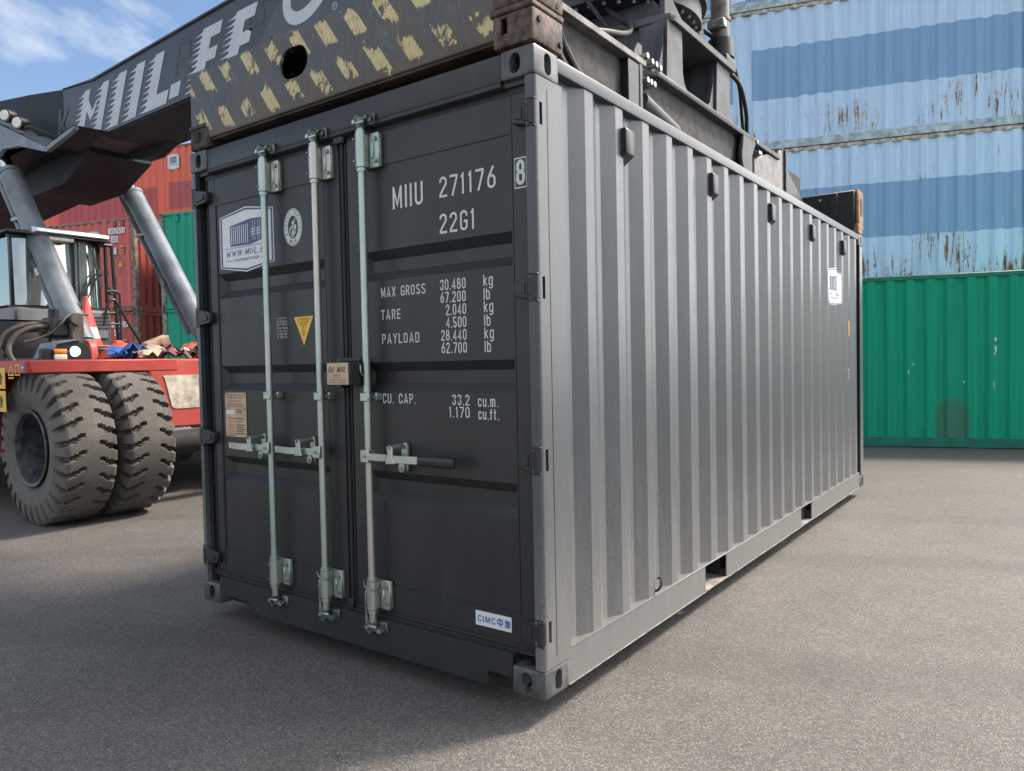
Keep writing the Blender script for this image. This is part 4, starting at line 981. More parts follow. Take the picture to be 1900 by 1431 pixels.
# longitudinal beams: sliding inner beam, main frame, and outer plates, both sides
GR = M['spread']; SC = M['scuff']
for s in (1, -1):
    X = lambda d: -1.2+s*(.75-d)
    m_ = MB().mat(SC).box(X(0), X(.30), .20 if s > 0 else 1.0, 1.93, 3.290, 3.330, .004)
    m_.mat(M['shadeweb']).box(X(.06), X(.075), .20, 5.6, 2.90, 3.290); m_.mat(SC).prism([(X(.062), 2.88), (X(.0), 2.835), (X(.0), 2.80), (X(.055), 2.78), (X(.3), 2.78), (X(.3), 2.88)], .25, 5.6, 'y', .004)
    m_.mat(M['rusty']).box(X(.03), X(.28), .25, 5.6, 2.735, 2.779, .003)
    SPB(m_, 'sliding_beam', SC)
    m_ = MB().mat(M['black'])
    m_.box(X(.005), X(.055), 1.845, 1.885, 2.93, 3.335, .004).box(X(.01), X(.059), 1.70, 1.845, 2.95, 3.285, .004)
    m_.mat(GR)
    m_.prism([(X(.14), 1.93), (X(.0), 2.10), (X(.0), 4.72), (X(.3), 4.72), (X(.3), 1.93)], 3.285, 3.325, 'z', .004)
    m_.prism([(1.886, 3.05), (1.886, 3.40), (1.93, 3.46), (1.99, 3.46), (1.99, 3.02)], X(.06), X(.085), 'x')
    m_.box(X(.085), X(.1), 1.9, 4.7, 2.95, 3.284)
    m_.cyl((X(.05), 1.95, 3.10), (X(.05), 2.45, 3.02), .05, n=14)
    m_.mat(SC).prism([(4.05, 2.90), (4.05, 3.16), (4.38, 3.27), (4.46, 3.284), (4.72, 3.284), (4.72, 3.33), (4.80, 3.40), (4.86, 3.40), (4.86, 2.80), (4.30, 2.80)], X(.02), X(.05), 'x', .003)
    m_.mat(GR).box(X(.02), X(.09), 4.86, 4.90, 2.75, 3.43, .004).box(X(.0), X(.10), 4.905, 4.93, 2.72, 3.42, .003)
    SPB(m_, 'frame_beam', GR)
    m_ = MB().mat(M['bolt'])
    for (y, z) in ((1.93, 3.21), (1.98, 3.21), (2.03, 3.21), (1.93, 3.36), (2.0, 3.345), (2.06, 3.345), (2.12, 3.34), (4.05, 3.30), (4.1, 3.22), (4.14, 3.22)):
        SPB(MB().mat(M['bolt']).cyl((X(.05), y, z), (X(-.012), y, z), .020, n=6), 'frame_bolt', M['bolt'])
    # small locking cylinder and hook on the sliding beam
    m_ = MB().mat(SC).tube([(X(-.02), 2.55, 2.80), (X(-.03), 3.25, 2.80)], .020).cyl((X(-.03), 3.25, 2.80), (X(-.03), 3.31, 2.80), .032, n=12)
    m_.mat(M['copper']).cyl((X(-.03), 2.46, 2.85), (X(-.03), 2.46, 2.90), .03, n=10); m_.mat(M['zinc']).box(X(-.05), X(0), 2.50, 2.55, 2.76, 2.90, .008).box(X(-.04), X(.0), 2.42, 2.50, 2.78, 2.82, .006)
    m_.mat(GR).prism([(3.72, 3.284), (3.66, 3.1), (3.78, 2.84), (3.86, 2.80), (3.92, 2.86), (3.92, 3.15), (4.02, 3.284)], X(-.005), X(.03), 'x', .004)
    m_.mat(M['rusty']).cyl((X(.05), 3.62, 2.96), (X(-.01), 3.62, 2.96), .055, n=14); m_.mat(M['zinc']).cyl((X(.0), 3.88, 2.83), (X(-.04), 3.88, 2.83), .035, n=10)
    SPB(m_, 'lock_cylinder', SC)
# saddle carrying the rotator
m_ = MB().mat(GR)
m_.prism([(-1.86, 2.36), (-1.80, 2.31), (-.60, 2.31), (-.47, 2.345), (-.45, 2.40), (-.45, 3.55), (-1.95, 3.55), (-1.95, 2.45)], 3.735, 3.785, 'z', .004)
for s in (1, -1):
    X = lambda d: -1.2+s*(.75-d)
    for (ya, yb) in ((2.30, 2.56), (3.20, 3.49)):
        # tapered box columns
        vs = []
        for z, dy, dx in ((3.735, 0, 0.0), (3.325, .02, .0)):
            vs += [(X(.03+dx), ya-dy+.02, z), (X(.03+dx), yb+dy*.4, z), (X(.24), yb+dy*.4, z), (X(.24), ya-dy+.02, z)]
        m_.add(vs, [(0, 1, 2, 3), (4, 7, 6, 5), (0, 4, 5, 1), (1, 5, 6, 2), (2, 6, 7, 3), (3, 7, 4, 0)])
        # rounded web flowing from the column to the middle
        pl = [(X(.245), 3.734)]+[(X(.245+.20*math.sin(R(a))), 3.53-.0+.20*math.cos(R(a))-.0) for a in (90, 60, 30, 0)][::-1]
        yw = ya+.05
        m_.prism([(X(.24), 3.734), (X(.95), 3.734), (X(.95), 3.66), (X(.52), 3.66), (X(.44), 3.63), (X(.40), 3.56), (X(.385), 3.46), (X(.42), 3.37), (X(.52), 3.327), (X(.24), 3.327)], yw, yw+.03, 'y')
        m_.prism([(ya-.18, 3.327), (ya-.02, 3.327), (ya+.0, 3.70), (ya-.02, 3.55), (ya-.08, 3.40)], X(.05), X(.08), 'x')
        m_.prism([(yb+.18, 3.327), (yb+.02, 3.327), (yb+.0, 3.70), (yb+.02, 3.55), (yb+.08, 3.40)], X(.05), X(.08), 'x')
m_.box(-1.75, -.65, 2.2, 3.8, 3.02, 3.28, .01)
SPB(m_, 'saddle', GR)
m_ = MB().mat(GR).prism([(-.62, 3.786), (-.62, 3.93), (-.70, 4.02), (-1.7, 4.02), (-1.78, 3.93), (-1.78, 3.786)], 2.55, 3.35, 'y', .01)
m_.prism([(2.50, 3.786), (2.50, 3.97), (2.62, 4.02), (3.05, 3.80), (3.05, 3.786)], -.62, -.58, 'x', .004)
m_.cyl((-1.2, 2.95, 4.02), (-1.2, 2.95, 4.16), .66, n=48).cyl((-1.2, 2.95, 4.16), (-1.2, 2.95, 4.20), .70, n=48).cyl((-1.2, 2.95, 4.20), (-1.2, 2.95, 4.5), .55, n=40)
SPB(m_, 'rotator', GR)
m_ = MB().mat(M['bolt'])
for i in range(36):
    t_ = 2*math.pi*i/36; SPB(MB().mat(M['bolt']).cyl((-1.2+.61*math.cos(t_), 2.95+.61*math.sin(t_), 3.995), (-1.2+.61*math.cos(t_), 2.95+.61*math.sin(t_), 4.02), .016, n=6), 'rotator_bolt', M['bolt'])
for i, (px, py) in enumerate(((-.60, 3.62), (-.72, 3.30))):
    m_ = MB().mat(SC).cyl((px, py, 4.06), (px, py, 4.42), .075, n=20).cyl((px, py, 4.20), (px, py, 4.225), .085, n=20)
    m_.mat(M['black']).cyl((px, py, 3.90), (px, py, 4.05), .11, .10, n=20); m_.mat(GR).box(px-.12, px+.10, py-.12, py+.10, 3.80, 3.90, .02, seg=2)
    m_.mat(M['bolt']).box(px-.05, px+.09, py-.16, py-.08, 4.10, 4.17, .008)
    m_.mat(M['black']).tube([(px, py-.05, 4.42), (px+.1, py, 4.55), (px+.25, py+.2, 4.6), (px+.2, py+.6, 4.75)], .014)
    SPB(m_, 'slew_motor', SC)
# far end beam and its sloping arm
m_ = MB().mat(M['black']).box(-2.385, -.03, 5.80, 6.01, 2.735, 3.135, .012).box(-.26, -.19, 5.775, 5.80, 2.80, 3.12, .004)
for s in (1, -1): m_.prism([(4.93, 2.80), (4.93, 3.36), (5.80, 3.02), (5.80, 2.80)], -1.2+s*.70, -1.2+s*.60, 'x', .004)
SPB(m_, 'end_beam', M['black'])
for (x, z) in ((-.36, 3.07), (-.36, 2.90)): SPB(MB().mat(M['bolt']).cyl((x, 5.80, z), (x, 5.787, z), .016, n=10), 'frame_bolt', M['bolt'])
M['rustlit'] = simple('sunlit orange rusted steel', (.26, .15, .085), .7, .1, .3, 14, .3)  # rust colour brightened as if lit by the sun
for s, x in ((1, 0.0), (-1, -2.4)):
    m_ = MB().mat(M['rustlit']).box(x-s*.028, x+s*.006, 5.82, 6.03, 2.735, 3.14, .012).box(x-s*.18, x+s*.004, 5.81, 6.0, 2.695, 2.80, .01)
    m_.mat(M['void']).prism(stadium(5.925, 2.97, .10, .20), x+s*.006, x+s*.008, 'x')
    SPB(m_, 'twistlock_housing', M['rustlit'])
# hoses looped over the frame and round the rotator
for pts_, r_ in (([(-.55, 1.30, 3.335), (-.52, 1.55, 3.40), (-.55, 1.80, 3.48), (-.62, 2.05, 3.60), (-.72, 2.22, 3.74), (-.85, 2.36, 3.84), (-1.0, 2.42, 4.0)], .018),
                 ([(-.70, 1.20, 3.335), (-.66, 1.50, 3.42), (-.70, 1.82, 3.54), (-.80, 2.08, 3.66), (-.92, 2.24, 3.80), (-1.1, 2.30, 4.05)], .016),
                 ([(-.55, 3.55, 3.80), (-.50, 3.78, 3.72), (-.52, 4.0, 3.55), (-.58, 4.2, 3.42), (-.62, 4.5, 3.35)], .018),
                 ([(-.68, 3.45, 4.1), (-.58, 3.70, 4.0), (-.56, 3.92, 3.80), (-.60, 4.12, 3.58), (-.66, 4.35, 3.38)], .015)):
    SPB(MB().mat(M['rubber']).tube(pts_, r_, 10), 'hose', M['rubber'])
# hoses behind the near housing
m_ = MB().mat(M['rubber'])
m_.tube([(-.10, .235, 3.05), (-.05, .25, 2.93), (-.06, .30, 2.82), (-.07, .42, 2.74), (-.10, .55, 2.72), (-.2, .62, 2.73)], .016)
m_.tube([(-.16, .235, 2.98), (-.12, .26, 2.86), (-.10, .34, 2.76), (-.12, .42, 2.71), (-.2, .46, 2.70)], .016)
SPB(m_, 'hose', M['rubber'])

# ================================================================== reach stacker holding the spreader
RO_ = (-8.0, 2.775, 0)
rs = thing('reach_stacker', 'reach stacker with dark grey lettered boom and red front frame on big dusty tyres', 'reach stacker', RO_)
def RB_(mb, name, mat, parent=None, **k): return mb.build(name, mat, parent or rs, RO_, **k)
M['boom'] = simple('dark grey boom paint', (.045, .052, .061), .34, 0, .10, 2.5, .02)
M['boomplate'] = simple('lighter boom plate paint', (.066, .077, .090), .38, 0, .10, 2.5, .02)  # boom paint lightened, as a plane facing the light differently
M['boomlow'] = simple('dull underside paint', (.020, .025, .032), .6, 0, .18, 2.5, .04, spec=.3)  # boom paint darkened for the shade underneath
M['cylpaint'] = simple('grey cylinder paint', (.15, .175, .20), .42, 0, .18, 3, .03)
M['chrome'] = simple('chromed rod', (.55, .56, .58), .12, 1.0, .05, 5)
def redpaint():
    m, t, p = newmat('red machine paint'); co = objco(t)
    base = ramp(t, noise(t, co, 2.4, 6, .65), [(.3, (.40, .055, .045)), (.7, (.56, .085, .07))]).outputs[0]
    ch = ramp(t, noise(t, objco(t, (2, 2, 5)), 9, 7, .75, .4), [(.66, 0.0), (.70, .8)]).outputs[0]
    base = mixrgb(t, ch, base, (.45, .30, .26)); du = ramp(t, noise(t, co, 1.1, 5, .6), [(.45, 0.0), (.8, .35)]).outputs[0]
    base = mixrgb(t, du, base, (.34, .17, .14))
    t.links.new(base, p.inputs['Base Color']); t.links.new(math_(t, 'MULTIPLY_ADD', noise(t, co, 8, 4), .3, .34), p.inputs['Roughness'])
    bump(t, p, noise(t, co, 30, 4), .04, .004); return m
M['red'] = redpaint()
M['cab'] = simple('grey cab panel paint', (.17, .175, .18), .45, 0, .12, 3)
M['letter'] = simple('silver grey lettering', (.50, .53, .58), .45, 0, .04, 4)
M['ghost'] = simple('dark ghost lettering', (.040, .045, .052), .4, 0, .06, 4)
M['oldplate'] = simple('chalky white plate', (.52, .47, .40), .65, 0, .30, 7, .1)
def tyre_mat():
    m, t, p = newmat('dusty tyre rubber'); co = objco(t)
    b = ramp(t, noise(t, co, 3, 6, .65), [(.3, (.078, .073, .068)), (.7, (.150, .140, .128))]).outputs[0]
    f = ramp(t, noise(t, co, 45, 4, .7), [(.35, .78), (.65, 1.15)]).outputs[0]
    t.links.new(mixrgb(t, 1.0, b, f, 'MULTIPLY'), p.inputs['Base Color']); p.inputs['Roughness'].default_value = .8
    bump(t, p, noise(t, co, 60, 4), .15, .004); return m
M['tyre'] = tyre_mat()
M['rim'] = simple('scuffed dark rim', (.060, .066, .075), .5, .2, .55, 10, .1)
M['rimedge'] = simple('worn rim edge', (.085, .085, .085), .5, .3, .3, 12, .1)
def glass():
    m, t, p = newmat('tinted cab glass'); p.inputs['Base Color'].default_value = (.36, .39, .37, 1); p.inputs['Metallic'].default_value = .75
    p.inputs['Roughness'].default_value = .03; co = objco(t); bump(t, p, noise(t, co, .8, 2), .05, .05); return m
M['glass'] = glass()
def lit(name, col, st):
    m, t, p = newmat(name); p.inputs['Base Color'].default_value = (*col, 1); p.inputs['Emission Color'].default_value = (*col, 1); p.inputs['Emission Strength'].default_value = st; return m
M['lamp'] = lit('lit headlamp', (.98, 1.0, .70), 2.6)
M['amber'] = simple('amber lens', (.80, .24, .03), .25, 0, .06, 20)
M['clear'] = simple('clear lens', (.62, .58, .44), .2, 0, .15, 30)
M['lampoff'] = simple('frosted lamp glass', (.74, .73, .68), .25, 0, .06, 20)
M['lightbar'] = simple('pale ribbed roof edge', (.66, .72, .68), .2, .3, .1, 40)
M['hose'] = simple('dusty brown hose', (.085, .068, .055), .6, 0, .2, 10)

# ---- boom: long box girder running over the container, flared towards the cab
def quad_solid(mb, A, B):
    """two outlines (lists of points) joined into a closed solid"""
    n = len(A); mb.add(list(A)+list(B), [tuple(range(n)), tuple(range(2*n-1, n-1, -1))]+[(i, n+i, n+(i+1) % n, (i+1) % n) for i in range(n)])
YB0, YB1 = 2.35, 3.20
m_ = MB().mat(M['boom'])
prof = lambda x: (4.50+.012*(x+8.3), 5.225+.036*(x+8.5))
secs = []
for x in (-9.36, -8.5, -6.3, -.30):
    zb, zt = prof(x); zt += max(0, -8.5-x)*.13; zb += max(0, -8.5-x)*.05; secs.append([(x, YB0, zb), (x, YB0, zt), (x, YB1, zt), (x, YB1, zb)])
M['boomreflect'] = simple('boom paint with dark reflection', (.020, .024, .030), .38, 0, .10, 2.5, .02, spec=.15)  # boom paint blackened to imitate a dark reflection on the flare
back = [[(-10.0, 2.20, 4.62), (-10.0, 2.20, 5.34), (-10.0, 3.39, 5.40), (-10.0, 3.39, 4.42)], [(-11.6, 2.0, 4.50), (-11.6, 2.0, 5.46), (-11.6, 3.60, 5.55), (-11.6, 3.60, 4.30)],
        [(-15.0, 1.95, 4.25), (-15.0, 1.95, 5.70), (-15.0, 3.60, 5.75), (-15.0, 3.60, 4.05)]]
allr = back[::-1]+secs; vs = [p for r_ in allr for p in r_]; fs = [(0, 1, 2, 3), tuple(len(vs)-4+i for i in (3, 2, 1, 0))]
for i in range(len(allr)-1):
    for k in range(4): fs.append((i*4+k, (i+1)*4+k, (i+1)*4+(k+1) % 4, i*4+(k+1) % 4))
m_.add(vs, fs)
m_.m[2:2+4*len(back)] = [1]*(4*len(back)); m_.mats.append(M['boomreflect'])
# top and bottom flanges
a, b = prof(-8.5), prof(-.3); z9 = prof(-9.36)[1]+.86*.13
m_.prism([(-9.36, z9), (-8.5, a[1]), (-.3, b[1]), (-.3, b[1]+.022), (-8.5, a[1]+.022), (-9.36, z9+.003)], YB0-.022, YB1+.02, 'y')
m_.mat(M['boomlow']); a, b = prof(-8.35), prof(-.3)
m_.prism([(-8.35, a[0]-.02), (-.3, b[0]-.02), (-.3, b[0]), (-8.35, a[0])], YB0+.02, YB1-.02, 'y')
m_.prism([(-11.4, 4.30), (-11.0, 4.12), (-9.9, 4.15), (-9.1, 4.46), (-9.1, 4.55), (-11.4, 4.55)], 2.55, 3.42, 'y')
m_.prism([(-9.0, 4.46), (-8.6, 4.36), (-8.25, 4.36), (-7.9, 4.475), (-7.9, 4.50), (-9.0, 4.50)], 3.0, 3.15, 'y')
m_.mat(M['boomplate'])
m_.prism([(-5.20, prof(-5.2)[0]+.02), (-4.30, prof(-4.3)[1]-.02), (-.5, prof(-.5)[1]-.02), (-.5, prof(-.5)[0]+.02)], YB0-.012, YB0+.01, 'y', .003)
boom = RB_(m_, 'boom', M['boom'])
m_ = MB().mat(M['void'])
for dx in (0, .09, .18, .27): m_.cyl((-4.85+dx, YB0-.03, 5.21), (-4.85+dx, YB0, 5.21), .035, n=8)
m_.box(-4.9, -4.4, YB0-.02, YB0, 5.27, 5.33)
RB_(m_, 'bolt_row', M['void'], boom)
# inner boom and head reaching down to the rotator
m_ = MB().mat(M['boom']).prism([(-.3, 4.62), (-.3, 5.35), (-.05, 5.3), (-.05, 4.7)], 2.45, 3.1, 'y').prism([(-1.85, 4.6), (-.5, 4.6), (-.62, 4.30), (-1.7, 4.30)], 2.42, 3.14, 'y')
m_.box(-1.72, -.68, 2.5, 3.4, 4.28, 4.42, .02)
RB_(m_, 'boom_head', M['boom'])
# bracket that carries the lift cylinders, with two work lamps
m_ = MB().mat(M['cylpaint'])
m_.prism([(-10.9, 5.22), (-10.35, 4.93), (-8.95, 4.37), (-8.15, 4.48), (-8.15, 4.43), (-8.95, 4.30), (-9.75, 4.52), (-10.3, 4.58), (-10.9, 4.40)], 1.93, 1.99, 'y', .004)
vs = []
for (x, z) in ((-10.9, 5.24), (-10.35, 4.95), (-8.95, 4.375), (-8.15, 4.485)): vs += [(x, 1.93, z), (x, 2.36, z+.02)]
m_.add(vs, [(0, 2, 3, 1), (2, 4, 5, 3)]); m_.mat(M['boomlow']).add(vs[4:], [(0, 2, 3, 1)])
bk = RB_(m_, 'cylinder_bracket', M['cylpaint'])
for (x, z) in ((-10.04, 4.98), (-9.65, 4.80)):
    m_ = MB().mat(M['black']).cyl((x, 1.99, z), (x+.05, 1.86, z-.01), .082, .090, n=24); m_.mat(M['lampoff']).cyl((x+.05, 1.86, z-.01), (x+.057, 1.845, z-.011), .074, .064, n=24)
    RB_(m_, 'work_lamp', M['black'], bk)
m_ = MB().mat(M['rubber']).tube([(-9.6, 1.95, 4.72), (-9.35, 1.9, 4.70), (-9.1, 1.95, 4.60), (-8.95, 2.1, 4.52), (-8.75, 2.2, 4.60)], .02).tube([(-9.55, 1.93, 4.68), (-9.3, 1.90, 4.64), (-9.15, 1.95, 4.55)], .014)
RB_(m_, 'cable', M['rubber'], bk)

# ---- lettering on the boom side: slanted letters whose left edges break up into spikes
fb = wall_y(YB0-.002)
def bz(u): return 4.535+.012*(u+8.3)
def bar_(mb, u0, w, v0, v1, spikes=True, off=.001):
    """slanted upright of the lettering; u0 is the foot's left edge, v in 0..1 of the letter height"""
    H_ = .625; sl = .29
    def P(u, v): return (u+sl*v, bz(u)+v*H_)
    n = 9; lf = []
    if spikes:
        k = max(1, round(n*(v1-v0)))
        for i in range(k):
            a = v0+(v1-v0)*i/k; b = v0+(v1-v0)*(i+1)/k; h = b-a
            lf += [(u0+.10, a), (u0-.06, a+h*.12), (u0+.045, a+h*.36), (u0+.085, a+h*.55), (u0+.10, a+h*.72)]
        lf.append((u0+.10, v1))
        # triangulate as a strip: left jagged edge to the straight right edge
        for (ua, va), (ub, vb) in zip(lf, lf[1:]):
            if vb <= va+1e-6: continue
            mb.flat([P(ua, va), P(u0+w, va), P(u0+w, vb), P(ub, vb)], fb, off)
    else: mb.flat([P(u0, v0), P(u0+w, v0), P(u0+w, v1), P(u0, v1)], fb, off)
m_ = MB().mat(M['letter'])
U0 = -9.12
bar_(m_, U0, .26, 0, .98); bar_(m_, U0+.50, .27, 0, .97); m_.flat([(U0+.44, 5.11), (U0+.56, 4.86), (U0+.74, 4.98), (U0+.60, 4.80), (U0+.50, 4.74), (U0+.36, 4.98)], fb, .0012)
bar_(m_, -8.21, .30, 0, .98); bar_(m_, -7.77, .30, 0, .98)
bar_(m_, -7.34, .30, .24, .98); bar_(m_, -7.34, .57, 0, .24)
m_.flat([(-6.71, 4.585), (-6.50, 4.59), (-6.435, 4.745), (-6.645, 4.74)], fb, .001)
for e0 in (-6.34, -5.72):
    bar_(m_, e0, .46, .80, 1.0); bar_(m_, e0, .29, .62, .80); bar_(m_, e0, .46, .42, .62); bar_(m_, e0, .29, .22, .42); bar_(m_, e0, .48, 0, .22)
RB_(m_, 'lettering', M['letter'], boom)
m_ = MB().mat(M['letter']); fb2 = wall_y(YB0-.0125); cx, cz = -4.16, 5.13; pts = [(cx+.31*math.cos(R(a))+.14*math.sin(R(a)), cz+.29*math.sin(R(a))) for a in range(150, 392, 10)]
for q in ribbon(pts, False, .125): m_.flat([(p.x, p.y) for p in q], fb2, .001)
RB_(m_, 'lettering', M['letter'], boom); m_ = MB().mat(M['letter'])
pts = [(-3.80+.032*math.cos(R(a)), 4.80+.032*math.sin(R(a))) for a in range(0, 360, 20)]
for q in ribbon(pts, True, .007): m_.flat([(p.x, p.y) for p in q], fb2, .001)
RB_(m_, 'lettering', M['letter'], boom); m_ = MB().mat(M['letter'])
stroke_text(m_, 'R', fb2, -3.812, -3.788, 4.783, .034)
RB_(m_, 'lettering', M['letter'], boom)
# older lettering showing through as darker paint
m_ = MB().mat(M['ghost'])
def slope_face(u, v, o):                         # the flared part of the side plate
    k = max(0, min(1, (-9.36-u)/.64)); return (u, YB0-.15*k-o-.003, v)
bars(m_, [(0, 0, .08, 1), (.1, .45, .6, 1), (.12, .5, .55, 0)], slope_face, -9.46, 4.62, .42, .42, .055, .001)
RB_(m_, 'ghost_lettering', M['ghost'], boom)
for x_ in (-6.55, -5.2):
    m_ = MB().mat(M['ghost']); bars(m_, [(0, 0, .25, 1), (.25, 1, .7, 1), (.7, 1, .75, .5), (.75, .5, .15, .5), (.15, .5, .8, 0)], fb, x_, 4.80, .42, .36, .05, .0006); RB_(m_, 'ghost_lettering', M['ghost'], boom)

# ---- lift cylinders
for yc in (2.05, 3.80):
    foot, top = Vector((-8.29, yc, 1.70)), Vector((-10.75, yc, 4.72)); d = (top-foot).normalized()
    m_ = MB().mat(M['cylpaint']).cyl(foot+d*.12, foot+d*3.30, .145, n=32).cyl(foot+d*3.27, foot+d*3.33, .157, n=32)
    m_.box(-.11, .11, -.09, .09, -.14, .14, .03, M=Matrix.Translation(foot+d*.02))
    cy = RB_(m_, 'lift_cylinder', M['cylpaint'])
    RB_(MB().mat(M['chrome']).cyl(foot+d*3.25, top, .085, n=28), 'rod', M['chrome'], cy)
    e = d.cross(Vector((0, 1, 0))).normalized(); e = e if e.x < 0 else -e
    pp = [foot+d*t_+e*.215+Vector((0, -.06, 0)) for t_ in (.55, 1.5, 1.55, 2.6, 3.5)]
    m_ = MB().mat(M['cylpaint']).tube(pp, .038, 12); m_.mat(M['zinc']).cyl(pp[2]-d*.05, pp[2]+d*.08, .048, n=14)
    m_.mat(M['bolt']).box(-.06, .2, -.05, .05, -.03, .03, .01, M=Matrix.Translation(pp[3]))
    RB_(m_, 'oil_pipe', M['cylpaint'], cy)

# ---- chassis
m_ = MB().mat(M['red'])
m_.box(-7.05, -6.60, 1.95, 3.60, .78, 1.575, .02).box(-13.5, -6.95, 1.95, 3.6, .80, 1.53, .02)
m_.box(-7.6, -5.95, .50, 1.92, 1.44, 1.565, .012).box(-7.6, -5.95, 3.62, 5.05, 1.44, 1.565, .012)
m_.mat(M['black']).box(-13.2, -6.05, .56, 1.90, 1.5655, 1.569).box(-13.2, -6.70, 1.92, 3.6, 1.5755, 1.579).box(-8.9, -8.35, 2.05, 2.50, 1.57, 1.757, .02).mat(M['red'])  # unseen black deck sheets added to cut red bounce onto the boom
m_.prism([(-5.98, 1.45), (-5.98, 1.56), (-13.2, 1.56), (-13.2, .55), (-7.6, .55)]+[(-6.05-1.02*math.cos(R(a)), .60+1.02*math.sin(R(a))) for a in (20, 35, 50, 62)]+[(-6.4, 1.452)], .46, .52, 'y')
m_.box(-13.4, -7.5, .5, 5.0, .6, 1.5, .02)
ch = RB_(m_, 'chassis', M['red'])
m_ = MB().mat(M['oldplate']).prism([(2.12, 1.36), (2.10, 1.378), (2.14, 1.385), (3.45, 1.385), (3.45, 1.0), (2.24, 1.0), (2.20, 1.02)], -6.60, -6.592, 'x'); RB_(m_, 'bumper_plate', M['oldplate'], ch)
m_ = MB(); f = wall_y(.459)
for z, y0_, y1_ in ((1.34, 1.30, 1.50), (1.12, 1.08, 1.28)):
    m_ = MB(); m_.mat(M['yellow']).flat([(-6.72, y0_), (-6.42, y0_), (-6.42, y1_), (-6.72, y1_)], f, .001)
    m_.mat(M['blackink']).flat([(-6.53, z+.12), (-6.47, z+.06), (-6.505, z+.06), (-6.505, z), (-6.555, z), (-6.555, z+.06), (-6.59, z+.06)], f, .002)
    RB_(m_, 'warning_label', M['yellow'], ch)
m_ = MB().mat(M['yellow'])
for q in ribbon([(-6.34, 1.43), (-6.22, 1.43), (-6.28, 1.515)], True, .014): m_.flat([(p.x, p.y) for p in q], f, .001)
m_.flat([(-6.34, 1.395), (-6.22, 1.395), (-6.22, 1.408), (-6.34, 1.408)], f, .001)
RB_(m_, 'warning_label', M['yellow'], ch); m_ = MB().mat(M['yellow'])
for q in ribbon([(-6.18, 1.43), (-6.09, 1.43), (-6.09, 1.52), (-6.18, 1.52)], True, .012): m_.flat([(p.x, p.y) for p in q], f, .001)
RB_(m_, 'warning_label', M['yellow'], ch)
m_ = MB().mat(M['blueink']).flat([(-5.99-.0+.038*math.cos(R(a))-.03, 1.497+.038*math.sin(R(a))) for a in range(0, 360, 20)], f, .001); m_.mat(M['white']).flat([(-6.045, 1.49), (-5.995, 1.49), (-5.995, 1.504), (-6.045, 1.504)], f, .002); RB_(m_, 'round_label', M['blueink'], ch)
m_ = MB().mat(M['yellow']).box(-6.599, -6.597, 2.0, 2.06, .92, .98); RB_(m_, 'warning_label', M['yellow'], ch)
# axle between the wheel pairs
m_ = MB().mat(M['void']).cyl((-6.14, 1.66, .66), (-6.14, 3.9, .66), .13, n=28).cyl((-6.14, 1.66, .66), (-6.14, 1.76, .66), .24, n=28)
m_.mat(M['black']).cyl((-6.75, 2.20, .60), (-6.75, 2.42, .60), .235, n=32); m_.mat(M['cylpaint']).lathe([(.0, .42), (.10, .40), (.17, .33), (.20, .22), (.20, 0)], (-6.75, 2.42, .60), (0, 1, 0), 32)
RB_(m_, 'axle', M['black'])
# clevises for the cylinder feet
for y0 in (1.75, 2.10, 3.62, 3.98):
    m_ = MB().mat(M['red']); cx, cz = -8.02, 1.70
    m_.prism([(cx-.20, 1.54), (cx+.16, 1.54), (cx+.15, 1.62)]+[(cx+.14*math.cos(R(a)), cz+.14*math.sin(R(a))) for a in range(0, 181, 20)]+[(cx-.17, 1.64)], y0+.16, y0+.25, 'y', .01)
    m_.mat(M['red']).cyl((cx, y0+.13, cz), (cx, y0+.275, cz), .075, n=24)
    RB_(m_, 'cylinder_clevis', M['red'])

# ---- wheels
def tyre_mesh():
    ro = .732; w = .27; ri = .36; wk = .92; prof = []          # (radius, across): across from -w (outer side) to +w
    side = [(ri, -.235), (ri+.03, -.25), (.46, -.272), (.545, -.278), (.60, -.274), (.64, -.268), (.67, -.262), (.695, -.252), (.720, -.238), (ro, -.215)]
    tread = [(ro+.004*(1-(a/.19)**2), a) for a in (-.19, -.165, -.14, -.115, -.09, -.075, -.06, -.04, -.02, 0, .02, .04, .06, .075, .09, .115, .14, .165, .19)]
    prof = side+tread+[(r, -a) for r, a in side[::-1]]
    L = 30; S = 14; n = L*S; vs = []; fs = []; m = len(prof)
    for i in range(n):
        th = 2*math.pi*i/n
        for r, a in prof:
            ph = i/S; sgn = 1 if a > 0 else -1
            if sgn > 0: ph += .5
            aa = abs(a); depth = 0
            if r > .585 or aa < .235:
                # groove bends forward as it runs in from the shoulder
                lo, hi = .075, .22
                shift = .34*max(0, (.235-aa)/.16) if aa < .235 else 0
                if aa < .125: shift += .10
                u = (ph-shift) % 1.0
                wdt = .30 if aa > .14 else (.24 if aa > .09 else .20)
                d = abs(u-.5)
                if d < wdt/2 and aa > .062: depth = .050 if aa > .11 else .042
                if aa > .25: depth *= max(0, min(1, (r-.575)/.06))*1.25
            rr = r-depth if aa < .25 else r-depth*.6; a2 = a if aa < .235 else a-sgn*depth*.9
            vs.append((rr*math.cos(th), a2*wk, rr*math.sin(th)))
    for i in range(n):
        j = (i+1) % n
        for k in range(m-1): fs.append((i*m+k, i*m+k+1, j*m+k+1, j*m+k))
    mb = MB(); mb.add(vs, fs); return mb
AX = Vector((-6.19, 0, .732))
wh = thing('wheel', None, None, (0, 0, 0)); wh.parent = rs; wh.location = AX+Vector((0, .80, 0))-Vector(RO_)
tyre_ob = tyre_mesh().build('tyre', M['tyre'], wh, smooth=24)
rim = MB().mat(M['rimedge']).lathe([(.362, -.232), (.372, -.248), (.360, -.256), (.335, -.245), (.328, -.20)], (0, 0, 0), (0, 1, 0), 48)
